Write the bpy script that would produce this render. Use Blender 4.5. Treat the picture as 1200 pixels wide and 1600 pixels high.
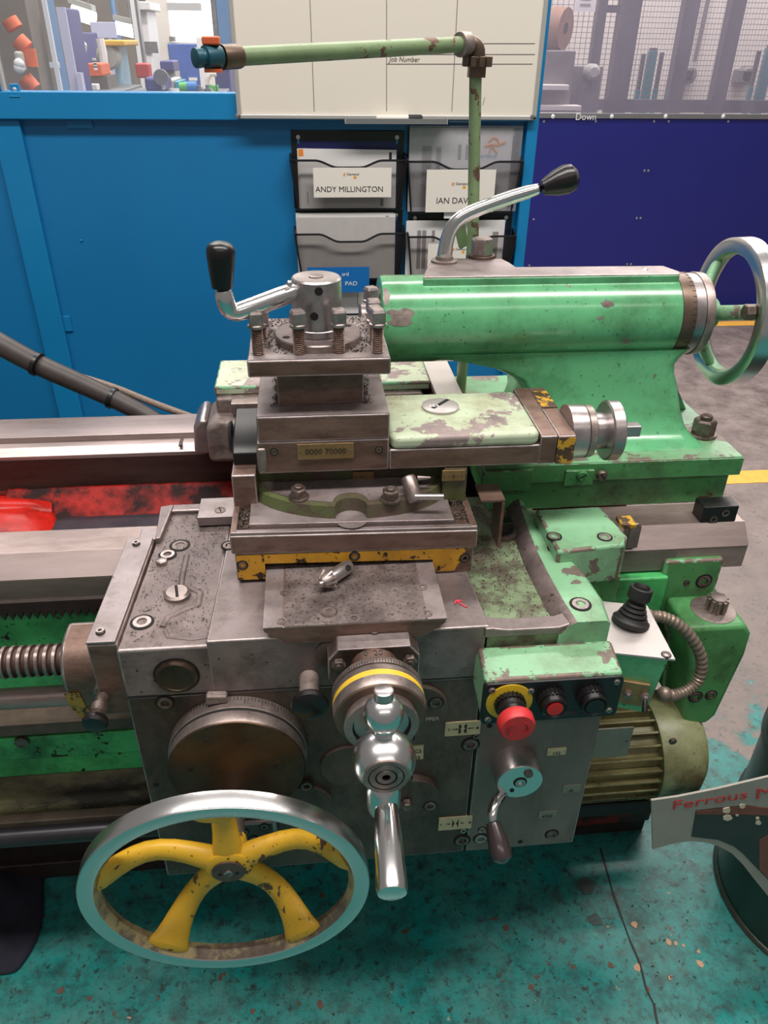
import bpy, bmesh, math, random
from mathutils import Vector, Matrix
random.seed(7)
for o in list(bpy.data.objects): bpy.data.objects.remove(o)
scene = bpy.context.scene
COL = scene.collection

# ------------------------------------------------------------------ camera
F_PX, PITCH, YAW, ROLL = 1190.0, math.radians(31.8), math.radians(6.0), math.radians(0.8)
CAM = Vector((0, 0, 1.5))
FW = Vector((math.sin(YAW)*math.cos(PITCH), math.cos(YAW)*math.cos(PITCH), -math.sin(PITCH)))
_r = Vector((math.cos(YAW), -math.sin(YAW), 0)); _u = _r.cross(FW)
RT = _r*math.cos(ROLL) + _u*math.sin(ROLL); UP = _u*math.cos(ROLL) - _r*math.sin(ROLL)
cam = bpy.data.cameras.new('camera'); cam_o = bpy.data.objects.new('camera', cam); COL.objects.link(cam_o)
cam.sensor_fit = 'VERTICAL'; cam.sensor_height = 36.0; cam.lens = 36.0*F_PX/1600.0; cam.clip_start = 0.02; cam.clip_end = 100
m = Matrix((RT, UP, -FW)).transposed().to_4x4(); m.translation = CAM
cam_o.matrix_world = m
scene.camera = cam_o

# ------------------------------------------------------------------ light
scene.view_settings.view_transform = 'Standard'; scene.view_settings.look = 'None'
scene.view_settings.gamma = 1.0; scene.view_settings.use_curve_mapping = False
scene.view_settings.exposure = 0.0
world = bpy.data.worlds.new('workshop_ambient'); scene.world = world; world.use_nodes = True
bg = world.node_tree.nodes['Background']; bg.inputs[0].default_value = (1.0, 0.95, 0.915, 1); bg.inputs[1].default_value = 0.2
def overhead_light(name, x, y, z, sx, sy, watts, col=(1.0, 0.945, 0.89)):      # fluorescent battens under the workshop roof, plus one added fill over the cage
    l = bpy.data.lights.new(name, 'AREA'); l.shape = 'RECTANGLE'; l.size = sx; l.size_y = sy; l.energy = watts; l.color = col
    o = bpy.data.objects.new(name, l); COL.objects.link(o); o.location = (x, y, z)
    return o
overhead_light('ceiling_batten_front', 0.3, 0.4, 4.2, 4.6, 0.5, 175)
overhead_light('ceiling_batten_rear', 0.6, 3.3, 4.2, 4.6, 0.3, 110)
overhead_light('ceiling_batten_behind', 0.3, -2.2, 4.2, 4.6, 0.3, 36)
overhead_light('ceiling_batten_hall', 0.0, 5.5, 4.4, 7.0, 0.5, 260)
overhead_light('cage_fill_light', 4.6, 6.6, 4.4, 5.0, 0.5, 210)  # added fill that brightens the cage area, not a known fitting
overhead_light('ceiling_batten_hall_far', 0.0, 8.5, 4.4, 7.0, 0.5, 260)

# ------------------------------------------------------------------ measuring: a pixel of the photo and one known coordinate -> a point in the room
def at(px, py, x=None, y=None, z=None):
    d = FW + RT*((px-600.0)/F_PX) - UP*((py-800.0)/F_PX)
    if x is not None: t = (x-CAM.x)/d.x
    elif y is not None: t = (y-CAM.y)/d.y
    else: t = (z-CAM.z)/d.z
    return CAM + d*t

# ------------------------------------------------------------------ materials
def lin(r, g, b):
    f = lambda v: (v/255.0)/12.92 if v/255.0 <= 0.04045 else ((v/255.0+0.055)/1.055)**2.4
    return (f(r), f(g), f(b), 1)
MAT = {}
def new_mat(name):
    mt = bpy.data.materials.new(name); mt.use_nodes = True; MAT[name] = mt
    nt = mt.node_tree; return mt, nt, nt.nodes['Principled BSDF']
def N(nt, typ, **kw):
    n = nt.nodes.new(typ)
    for k, v in kw.items(): setattr(n, k, v)
    return n
def coords(nt, scale=(1, 1, 1)):
    tc = N(nt, 'ShaderNodeTexCoord'); mp = N(nt, 'ShaderNodeMapping'); mp.inputs['Scale'].default_value = scale
    nt.links.new(tc.outputs['Object'], mp.inputs['Vector']); return mp.outputs['Vector']
def noise(nt, vec, scale, detail=5, rough=0.6):
    n = N(nt, 'ShaderNodeTexNoise'); n.inputs['Scale'].default_value = scale; n.inputs['Detail'].default_value = detail
    n.inputs['Roughness'].default_value = rough; nt.links.new(vec, n.inputs['Vector']); return n.outputs['Fac']
def ramp(nt, fac, a, b, lo=(0, 0, 0, 1), hi=(1, 1, 1, 1)):
    r = N(nt, 'ShaderNodeValToRGB'); r.color_ramp.elements[0].position = a; r.color_ramp.elements[1].position = b
    r.color_ramp.elements[0].color = lo; r.color_ramp.elements[1].color = hi; nt.links.new(fac, r.inputs[0]); return r.outputs[0]
def mixc(nt, fac, a, b, mode='MIX'):
    mx = N(nt, 'ShaderNodeMix', data_type='RGBA', blend_type=mode)
    for s, v in ((0, fac), (6, a), (7, b)):
        if isinstance(v, (int, float)): mx.inputs[s].default_value = v
        elif isinstance(v, tuple): mx.inputs[s].default_value = v
        else: nt.links.new(v, mx.inputs[s])
    return mx.outputs[2]
def bump(nt, bs, h, strength=0.2, dist=0.002):
    b = N(nt, 'ShaderNodeBump'); b.inputs['Strength'].default_value = strength; b.inputs['Distance'].default_value = dist
    nt.links.new(h, b.inputs['Height']); nt.links.new(b.outputs[0], bs.inputs['Normal'])
def plain(name, col, rough=0.5, metal=0.0, var=0.0, vscale=20, bmp=0.0, bscale=300, coat=0.0, dirt=None, dscale=7, dlo=.5, dhi=.7, stretch=(1, 1, 1)):
    mt, nt, bs = new_mat(name)
    bs.inputs['Roughness'].default_value = rough; bs.inputs['Metallic'].default_value = metal; bs.inputs['Base Color'].default_value = col
    bs.inputs['Coat Weight'].default_value = coat; bs.inputs['Coat Roughness'].default_value = 0.1
    v = coords(nt, stretch); out = None
    if var:
        n1 = noise(nt, v, vscale); out = mixc(nt, ramp(nt, n1, .3, .7), tuple(c*(1-var) for c in col[:3])+(1,), tuple(min(1, c*(1+var)) for c in col[:3])+(1,))
    if dirt:
        n2 = noise(nt, v, dscale, 8, .65); out = mixc(nt, ramp(nt, n2, dlo, dhi), out if out else col, dirt)
    if out: nt.links.new(out, bs.inputs['Base Color'])
    if bmp: bump(nt, bs, noise(nt, v, bscale, 3), bmp, .001)
    return mt
def worn(name, paint, under, chip=.6, scale=22, width=.015, rough=.32, urough=.55, umetal=.4, dirt=None, dlo=.45, dhi=.8, dscale=9, fine=0.0, bmp=.25):
    """paint that has flaked off in patches, over metal or primer"""
    mt, nt, bs = new_mat(name); v = coords(nt)
    big = noise(nt, v, scale, 9, .62)
    if fine:
        f2 = noise(nt, v, scale*5, 4, .6)
        mth = N(nt, 'ShaderNodeMath', operation='MULTIPLY_ADD'); nt.links.new(f2, mth.inputs[0]); mth.inputs[1].default_value = fine; nt.links.new(big, mth.inputs[2])
        sub = N(nt, 'ShaderNodeMath', operation='SUBTRACT'); nt.links.new(mth.outputs[0], sub.inputs[0]); sub.inputs[1].default_value = fine*.5; big = sub.outputs[0]
    mask = ramp(nt, big, chip, chip+width)
    tone = mixc(nt, ramp(nt, noise(nt, v, 5, 4), .3, .7), tuple(c*.9 for c in paint[:3])+(1,), tuple(min(1, c*1.1) for c in paint[:3])+(1,))
    if dirt: tone = mixc(nt, ramp(nt, noise(nt, v, dscale, 8, .7), dlo, dhi), tone, dirt)
    tone = mixc(nt, ramp(nt, noise(nt, v, 150, 4, .6), .655, .68), tone, tuple(c*.3 for c in paint[:3])+(1,))     # pits and scratches
    und = mixc(nt, ramp(nt, noise(nt, v, scale*3, 6), .3, .7), tuple(c*.7 for c in under[:3])+(1,), tuple(min(1, c*1.2) for c in under[:3])+(1,))
    nt.links.new(mixc(nt, mask, tone, und), bs.inputs['Base Color'])
    mr = N(nt, 'ShaderNodeMapRange'); nt.links.new(mask, mr.inputs[0]); mr.inputs[3].default_value = rough; mr.inputs[4].default_value = urough; nt.links.new(mr.outputs[0], bs.inputs['Roughness'])
    mm = N(nt, 'ShaderNodeMath', operation='MULTIPLY'); nt.links.new(mask, mm.inputs[0]); mm.inputs[1].default_value = umetal; nt.links.new(mm.outputs[0], bs.inputs['Metallic'])
    inv = N(nt, 'ShaderNodeMath', operation='SUBTRACT'); inv.inputs[0].default_value = 1; nt.links.new(mask, inv.inputs[1]); bump(nt, bs, inv.outputs[0], bmp, .0015)
    return mt
def iron(name, a, b, rough=(.35, .6), metal=.55, scale=10, stretch=(1, 1, 1), speck=None, spk=.66, sscale=160, bmp=.15, grime=None, gamt=.7, glo=.48):
    """oily machined or cast iron: two mottled tones, grime, roughness that follows them, fine grit"""
    a, b = [(c[0], c[1]*.965, c[2]*1.06, 1) for c in (a, b)]
    mt, nt, bs = new_mat(name); v = coords(nt, stretch)
    n1 = noise(nt, v, scale, 10, .68); f = ramp(nt, n1, .36, .64); colr = mixc(nt, f, a, b)
    if gamt:
        gr = grime or tuple(c*.42 for c in a[:3])+(1,)
        gm = ramp(nt, noise(nt, v, scale*2.6, 10, .72), glo, glo+.24, (0, 0, 0, 1), (gamt, gamt, gamt, 1)); colr = mixc(nt, gm, colr, gr)
    g = noise(nt, v, sscale, 3, .6)
    if speck: colr = mixc(nt, ramp(nt, g, spk, spk+.05), colr, speck)
    nt.links.new(colr, bs.inputs['Base Color']); bs.inputs['Metallic'].default_value = metal
    mr = N(nt, 'ShaderNodeMapRange'); nt.links.new(f, mr.inputs[0]); mr.inputs[3].default_value = rough[0]; mr.inputs[4].default_value = rough[1]; nt.links.new(mr.outputs[0], bs.inputs['Roughness'])
    if bmp: bump(nt, bs, g, bmp, .0008)
    return mt
def emit(name, col, strength):
    mt, nt, bs = new_mat(name); bs.inputs['Base Color'].default_value = (0, 0, 0, 1)
    bs.inputs['Emission Color'].default_value = col; bs.inputs['Emission Strength'].default_value = strength; return mt
def clear(name, tint, alpha, rough=.1, haze=0.0, hazecol=(.8, .8, .85, 1)):
    """clear sheet: mostly see-through, a little gloss, optional milky haze"""
    mt, nt, bs = new_mat(name); out = nt.nodes['Material Output']
    tr = N(nt, 'ShaderNodeBsdfTransparent'); tr.inputs[0].default_value = tint
    gl = N(nt, 'ShaderNodeBsdfGlossy'); gl.inputs['Roughness'].default_value = rough
    m1 = N(nt, 'ShaderNodeMixShader'); m1.inputs[0].default_value = alpha; nt.links.new(tr.outputs[0], m1.inputs[1]); nt.links.new(gl.outputs[0], m1.inputs[2])
    last = m1
    if haze:
        df = N(nt, 'ShaderNodeBsdfTranslucent'); df.inputs[0].default_value = hazecol
        d2 = N(nt, 'ShaderNodeBsdfDiffuse'); d2.inputs[0].default_value = hazecol
        ad = N(nt, 'ShaderNodeMixShader'); ad.inputs[0].default_value = .5; nt.links.new(df.outputs[0], ad.inputs[1]); nt.links.new(d2.outputs[0], ad.inputs[2])
        m2 = N(nt, 'ShaderNodeMixShader'); nt.links.new(m1.outputs[0], m2.inputs[1]); nt.links.new(ad.outputs[0], m2.inputs[2])
        v = coords(nt, (1, 1, .35)); mr = N(nt, 'ShaderNodeMapRange'); nt.links.new(noise(nt, v, 6, 6, .6), mr.inputs[0]); mr.inputs[3].default_value = haze*.4; mr.inputs[4].default_value = haze*1.6
        nt.links.new(mr.outputs[0], m2.inputs[0]); last = m2
    nt.links.new(last.outputs[0], out.inputs['Surface']); return mt

GREY_CHIP = lin(122, 108, 102)
worn('green', lin(98, 176, 124), GREY_CHIP, chip=.675, scale=18, rough=.22, dirt=lin(62, 104, 64), dlo=.46, dhi=.76, dscale=8, fine=.16)
MAT['green'].node_tree.nodes['Principled BSDF'].inputs['Coat Weight'].default_value = .5; MAT['green'].node_tree.nodes['Principled BSDF'].inputs['Coat Roughness'].default_value = .16
worn('green_worn', lin(132, 182, 142), lin(130, 116, 108), chip=.575, scale=15, rough=.34, dirt=lin(104, 118, 88), dlo=.46, dhi=.74, fine=.22)
worn('green_base', lin(78, 144, 86), lin(84, 66, 54), chip=.64, scale=12, rough=.38, dirt=lin(56, 66, 42), dlo=.48, dhi=.72, fine=.16)
worn('green_bed', lin(80, 184, 106), lin(48, 42, 34), chip=.62, scale=16, rough=.38, dirt=lin(30, 60, 34), dlo=.45, dhi=.72, fine=.3)
worn('green_pale', lin(186, 198, 170), lin(150, 134, 132), chip=.535, scale=15, width=.035, rough=.36, urough=.5, umetal=.25, dirt=lin(146, 136, 110), dlo=.46, dhi=.72, fine=.36)
worn('flange_green', lin(116, 172, 128), lin(128, 114, 106), chip=.53, scale=11, rough=.36, dirt=lin(104, 104, 80), dlo=.45, dhi=.72, fine=.25)
worn('green_pan', lin(122, 140, 108), lin(96, 84, 74), chip=.42, scale=18, width=.2, rough=.5, urough=.55, umetal=.2, dirt=lin(48, 42, 34), dlo=.48, dhi=.68, fine=.5)
worn('green_pipe', lin(128, 150, 110), lin(112, 84, 70), chip=.575, scale=34, rough=.4, dirt=lin(104, 116, 82), fine=.15)
worn('olive', lin(132, 126, 84), lin(62, 50, 34), chip=.57, scale=16, width=.14, rough=.45, dirt=lin(66, 58, 32), dlo=.38, dhi=.7, fine=.25)
worn('olive_cover', lin(142, 146, 108), lin(96, 80, 52), chip=.48, scale=11, width=.14, rough=.4, dirt=lin(80, 74, 42), dlo=.42, dhi=.72, fine=.2)
worn('yellow', lin(204, 150, 40), lin(66, 50, 40), chip=.562, scale=30, rough=.44, dirt=lin(136, 94, 38), dlo=.46, dhi=.74, fine=.28)
worn('yellow_flaked', lin(200, 152, 44), lin(92, 72, 58), chip=.5, scale=48, rough=.42, fine=.2)
worn('yellow_wheel', lin(218, 170, 46), lin(104, 82, 66), chip=.6, scale=30, rough=.4, dirt=lin(164, 118, 48), dlo=.5, dhi=.8, fine=.28)
worn('yellow_rim', lin(168, 150, 108), lin(124, 108, 96), chip=.45, scale=24, width=.1, rough=.4, fine=.2)
worn('red_bed', lin(172, 28, 20), lin(40, 15, 13), chip=.45, scale=7, width=.12, rough=.5, urough=.6, umetal=.0, dirt=lin(100, 20, 16), fine=.25)
worn('red_chute', lin(190, 36, 28), lin(110, 28, 22), chip=.6, scale=9, width=.14, rough=.28, urough=.35, umetal=.0, dirt=lin(110, 20, 16), dlo=.46, dhi=.74, fine=.3)
for k_ in ('red_bed', 'red_chute'): MAT[k_].node_tree.nodes['Principled BSDF'].inputs['Specular IOR Level'].default_value = .22
worn('red_base', lin(112, 26, 20), lin(36, 20, 17), chip=.44, scale=14, width=.1, rough=.5, umetal=0)
worn('swivel_green', lin(86, 94, 58), lin(92, 78, 68), chip=.47, scale=13, width=.12, rough=.45, umetal=.3, dirt=lin(66, 56, 42), fine=.25)
worn('edge_green', lin(124, 176, 136), lin(128, 112, 102), chip=.46, scale=34, width=.05, rough=.36, fine=.3)
iron('edge_steel', lin(142, 130, 122), lin(184, 174, 166), rough=(.3, .45), metal=.7, scale=26, bmp=0, gamt=.4)
iron('steel_brown', lin(104, 80, 65), lin(136, 112, 97), rough=(.36, .55), metal=.45, scale=9, stretch=(.7, 1, 2), grime=lin(66, 45, 34), gamt=.75)
iron('steel_top', lin(130, 120, 114), lin(168, 158, 152), rough=(.34, .5), metal=.55, scale=8, speck=lin(92, 82, 76), spk=.7, grime=lin(92, 80, 72), gamt=.6)
iron('saddle_iron', lin(112, 101, 95), lin(148, 137, 131), rough=(.38, .58), metal=.45, scale=7, speck=lin(56, 48, 44), spk=.68, sscale=120, grime=lin(66, 56, 50))
iron('saddle_worn', lin(98, 87, 83), lin(142, 129, 121), rough=(.42, .62), metal=.35, scale=10, speck=lin(60, 52, 46), spk=.64, sscale=90, bmp=.5, grime=lin(64, 54, 47), gamt=.8)
iron('apron', lin(76, 64, 55), lin(110, 95, 83), rough=(.38, .55), metal=.42, scale=6, stretch=(1, 1, .6), speck=lin(40, 34, 30), spk=.7, grime=lin(46, 38, 33), gamt=.8, glo=.42)
iron('apron_disc', lin(60, 54, 50), lin(98, 78, 60), rough=(.22, .4), metal=.75, scale=6, bmp=.05)
iron('panel', lin(112, 98, 89), lin(140, 126, 116), rough=(.38, .52), metal=.45, scale=4, stretch=(1.6, 1, .5), speck=lin(84, 72, 64), spk=.72, grime=lin(74, 60, 50), gamt=.55)
iron('plate_grit', lin(98, 88, 82), lin(138, 127, 120), rough=(.4, .6), metal=.45, scale=22, speck=lin(66, 57, 51), spk=.58, sscale=220, grime=lin(72, 62, 55), bmp=.4)
iron('way', lin(152, 137, 127), lin(190, 175, 165), rough=(.24, .4), metal=.65, scale=5, stretch=(.15, 1, 1), grime=lin(112, 98, 90), gamt=.6)
iron('way_brown', lin(146, 130, 119), lin(182, 166, 155), rough=(.3, .5), metal=.55, scale=8, stretch=(.3, 1, 1), grime=lin(106, 88, 76), gamt=.6)
iron('way_green', lin(112, 112, 98), lin(140, 138, 122), rough=(.35, .5), metal=.4, scale=8, stretch=(.3, 1, 1), gamt=.4)
iron('way_dark', lin(56, 38, 33), lin(84, 62, 54), rough=(.4, .6), metal=.3, scale=8, stretch=(.2, 1, 1))
iron('cast', lin(110, 98, 90), lin(152, 140, 128), rough=(.4, .65), metal=.35, scale=24, bmp=.8, sscale=70)
iron('steel', lin(168, 162, 154), lin(200, 194, 187), rough=(.27, .4), metal=.9, scale=12, bmp=0, gamt=.2)
iron('steel_dull', lin(134, 122, 112), lin(172, 160, 149), rough=(.32, .46), metal=.75, scale=20, gamt=.5)
iron('bolt', lin(96, 83, 73), lin(140, 127, 115), rough=(.3, .5), metal=.7, scale=60)
iron('bolt_bright', lin(150, 140, 130), lin(188, 178, 168), rough=(.28, .42), metal=.8, scale=50, gamt=.4)
iron('rust_thread', lin(120, 92, 74), lin(160, 140, 124), rough=(.4, .6), metal=.5, scale=80)
plain('grip_brown', lin(58, 46, 48), .25, coat=.2)
plain('steel_bright', lin(222, 214, 210), .3, .4)
plain('chrome', (.78, .77, .76, 1), .2, 1.0)
plain('polished', (.74, .73, .73, 1), .26, 1.0)
plain('black', lin(22, 21, 22), .35)
plain('black_gloss', lin(24, 21, 22), .28)
plain('black_matt', lin(24, 22, 22), .7)
plain('dark_hole', lin(18, 15, 14), .8)
plain('dark_rail', lin(52, 50, 54), .35, .4, var=.2)
plain('tray', lin(122, 118, 84), .45, .2, var=.3, vscale=30, dirt=lin(36, 28, 22), dscale=12, dlo=.4, dhi=.62, stretch=(.4, 1, 1), bmp=.3, bscale=120)
plain('rust_bar', lin(92, 78, 68), .55, .3, var=.3, vscale=30)
plain('soot', lin(38, 27, 23), .6, 0, var=.4, vscale=40)
plain('rib_dark', lin(66, 62, 70), .35, .3, var=.35, vscale=14)
plain('peel_tan', lin(186, 148, 116), .7, var=.15, vscale=60)
plain('peel_brown', lin(98, 72, 60), .7, var=.2, vscale=60)
plain('peel_dark', lin(56, 66, 62), .5, var=.3, vscale=60, dirt=lin(34, 96, 92), dscale=50, dlo=.5, dhi=.6)
plain('brass', lin(150, 122, 84), .42, .6, var=.2, vscale=60)
plain('plate_cream', lin(196, 182, 146), .5, 0, var=.1, vscale=60, dirt=lin(140, 122, 90), dscale=40, dlo=.55, dhi=.8)
plain('plate_grey', lin(132, 130, 120), .45, .3, var=.1, vscale=60)
plain('print_dark', lin(44, 36, 32), .6)
plain('scribe', lin(170, 165, 155), .6)
plain('red_button', lin(200, 48, 52), .45)
plain('red_dark', lin(150, 34, 40), .5)
plain('red_lamp', lin(200, 36, 36), .3)
plain('red_mark', lin(214, 70, 90), .6)
plain('yellow_disc', lin(206, 172, 34), .5, var=.08)
plain('yellow_ring', lin(222, 182, 48), .45, var=.08)
plain('panel_black', lin(30, 28, 30), .35, .1, var=.15)
plain('alu_plate', lin(186, 178, 176), .4, .5, var=.06, dirt=lin(110, 102, 100), dscale=60, dlo=.66, dhi=.72)
plain('conduit', lin(140, 124, 112), .4, .55, var=.15, vscale=90)
plain('rubber', lin(34, 32, 33), .55)
plain('hose', lin(64, 56, 54), .5, var=.2, vscale=30)
plain('braid', lin(128, 112, 102), .6, .2, var=.4, vscale=300)
plain('swarf', lin(92, 84, 78), .4, .7, var=.4, vscale=200)
plain('blue_panel', lin(26, 122, 182), .33, 0, var=.05, vscale=2.5, dirt=lin(52, 116, 160), dscale=4, dlo=.62, dhi=.8)
plain('blue_frame', lin(24, 132, 192), .3, 0, var=.05, vscale=4)
plain('navy_panel', lin(34, 38, 124), .4, 0, var=.06, vscale=2)
plain('navy_dark', lin(30, 34, 92), .4)
plain('whiteboard', lin(240, 232, 220), .25)
plain('board_line', lin(112, 106, 102), .6)
plain('alu', lin(206, 204, 202), .35, .5)
plain('alu_dark', lin(150, 150, 154), .4, .6)
plain('file_black', lin(24, 24, 30), .35)
plain('paper', lin(232, 230, 230), .6, var=.02, vscale=14)
plain('paper_grey', lin(196, 192, 190), .6, var=.05, vscale=30)
plain('card', lin(242, 236, 228), .5)
plain('ink', lin(46, 44, 48), .6)
plain('ink_pale', lin(150, 146, 148), .6)
plain('orange_ink', lin(240, 140, 50), .5)
plain('amber_ink', lin(232, 170, 48), .5)
plain('teal_ink', lin(60, 150, 190), .5)
plain('card_blue', lin(24, 112, 188), .4)
plain('white_ink', lin(240, 240, 240), .5)
plain('sign_red', lin(186, 46, 46), .5)
plain('sign_grey', lin(152, 145, 136), .5, 0, var=.06, vscale=20, dirt=lin(126, 118, 108), dscale=16, dlo=.6, dhi=.75)
plain('sign_dark', lin(44, 34, 32), .35, 0, var=.5, vscale=7)
plain('sign_brown', lin(120, 60, 46), .4, 0, var=.2, vscale=20)
plain('sign_chip', lin(206, 190, 168), .6, var=.15, vscale=60)
plain('drum_green', lin(48, 66, 58), .38, .3, var=.25, vscale=5, stretch=(3, 3, .4))
plain('cloth', lin(30, 30, 44), .9, 0, var=.3, vscale=30)
plain('mill_grey', lin(112, 110, 112), .6)
plain('hall_wall', lin(228, 220, 210), .7, var=.04, vscale=3)
plain('hall_dark', lin(120, 112, 104), .7, var=.3, vscale=1.6)
plain('hall_navy', lin(66, 66, 128), .45, var=.1)
plain('hall_blue', lin(84, 130, 178), .5, var=.1)
plain('hall_pale_blue', lin(150, 186, 206), .5, var=.08)
plain('hall_white', lin(232, 230, 230), .5)
plain('hall_sign', lin(198, 200, 226), .5)
plain('hall_orange', lin(226, 104, 62), .5, var=.15)
plain('hall_red', lin(190, 58, 58), .45)
plain('hall_blue_door', lin(62, 98, 178), .45, 0, var=.12, vscale=14, dirt=lin(120, 150, 210), dscale=22, dlo=.62, dhi=.7)
plain('hall_grey', lin(176, 176, 170), .5)
plain('hall_cyan', lin(50, 160, 200), .5)
plain('hall_green', lin(76, 176, 76), .5)
plain('hall_amber', lin(226, 176, 60), .5)
plain('hall_steel', lin(130, 128, 130), .4, .5, var=.2)
plain('hall_machine', lin(120, 116, 116), .5, 0, var=.25, vscale=6)
plain('wood_roll', lin(150, 112, 88), .6, 0, var=.1)
plain('cage_post', lin(86, 86, 96), .5)
plain('cage_wire', lin(120, 118, 124), .5)
plain('teal_bar', lin(52, 140, 150), .45)
plain('line_yellow', lin(226, 168, 66), .6, 0, var=.1, vscale=30)
plain('teal_valve', lin(36, 84, 100), .4, .2)
plain('brown_metal', lin(110, 92, 80), .4, .7, var=.2, vscale=40)
emit('tube_light', (1, .98, .95, 1), 5.0)
emit('daylight', (.97, .98, 1, 1), 2.6)
clear('acrylic', (.95, .96, .97, 1), .05, .06, haze=.05)
clear('acrylic_hazy', (.94, .93, .97, 1), .05, .12, haze=.16, hazecol=lin(196, 190, 206))
clear('mesh_front', (.78, .77, .77, 1), .02, .4, haze=.14, hazecol=lin(120, 114, 112))
clear('poly_pocket', (.95, .95, .96, 1), .06, .2, haze=.3, hazecol=lin(220, 220, 226))

def floor_material():
    mt, nt, bs = new_mat('floor_paint'); tc = N(nt, 'ShaderNodeTexCoord'); v = tc.outputs['Object']
    fine = noise(nt, v, 55, 8, .7); mid = noise(nt, v, 9, 8, .65); big = noise(nt, v, 2.2, 6, .6)
    teal = mixc(nt, ramp(nt, mid, .35, .68), lin(20, 136, 132), lin(62, 126, 120))
    teal = mixc(nt, ramp(nt, noise(nt, v, 24, 10, .75), .46, .62), teal, lin(40, 92, 90))
    teal = mixc(nt, ramp(nt, fine, .54, .64), teal, lin(44, 60, 56))
    teal = mixc(nt, ramp(nt, noise(nt, v, 5.5, 9, .7), .56, .68), teal, lin(60, 72, 64))   # oil stains
    n3 = noise(nt, v, 17, 7, .62)
    teal = mixc(nt, ramp(nt, n3, .645, .67), teal, lin(92, 68, 54))          # paint worn to brown concrete
    teal = mixc(nt, ramp(nt, noise(nt, v, 28, 6, .6), .69, .71), teal, lin(198, 158, 120))
    grey = mixc(nt, ramp(nt, mid, .35, .65), lin(106, 94, 89), lin(134, 121, 115))
    grey = mixc(nt, ramp(nt, fine, .56, .68), grey, lin(78, 70, 66))
    # the teal paint stops to the right of and behind the machine, with a ragged edge
    sp = N(nt, 'ShaderNodeSeparateXYZ'); nt.links.new(v, sp.inputs[0])
    e = N(nt, 'ShaderNodeMath', operation='MULTIPLY_ADD'); nt.links.new(sp.outputs['X'], e.inputs[0]); e.inputs[1].default_value = .35; nt.links.new(sp.outputs['Y'], e.inputs[2])
    w = N(nt, 'ShaderNodeMath', operation='MULTIPLY_ADD'); nt.links.new(mid, w.inputs[0]); w.inputs[1].default_value = 1.6; nt.links.new(e.outputs[0], w.inputs[2])
    edge = N(nt, 'ShaderNodeMapRange'); nt.links.new(w.outputs[0], edge.inputs[0]); edge.inputs[1].default_value = 2.38; edge.inputs[2].default_value = 2.5
    nt.links.new(mixc(nt, edge.outputs[0], teal, grey), bs.inputs['Base Color'])
    rr = N(nt, 'ShaderNodeMapRange'); nt.links.new(mid, rr.inputs[0]); rr.inputs[1].default_value = .3; rr.inputs[2].default_value = .7; rr.inputs[3].default_value = .2; rr.inputs[4].default_value = .55
    nt.links.new(rr.outputs[0], bs.inputs['Roughness']); bump(nt, bs, fine, .35, .003)
    return mt
floor_material()

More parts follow.
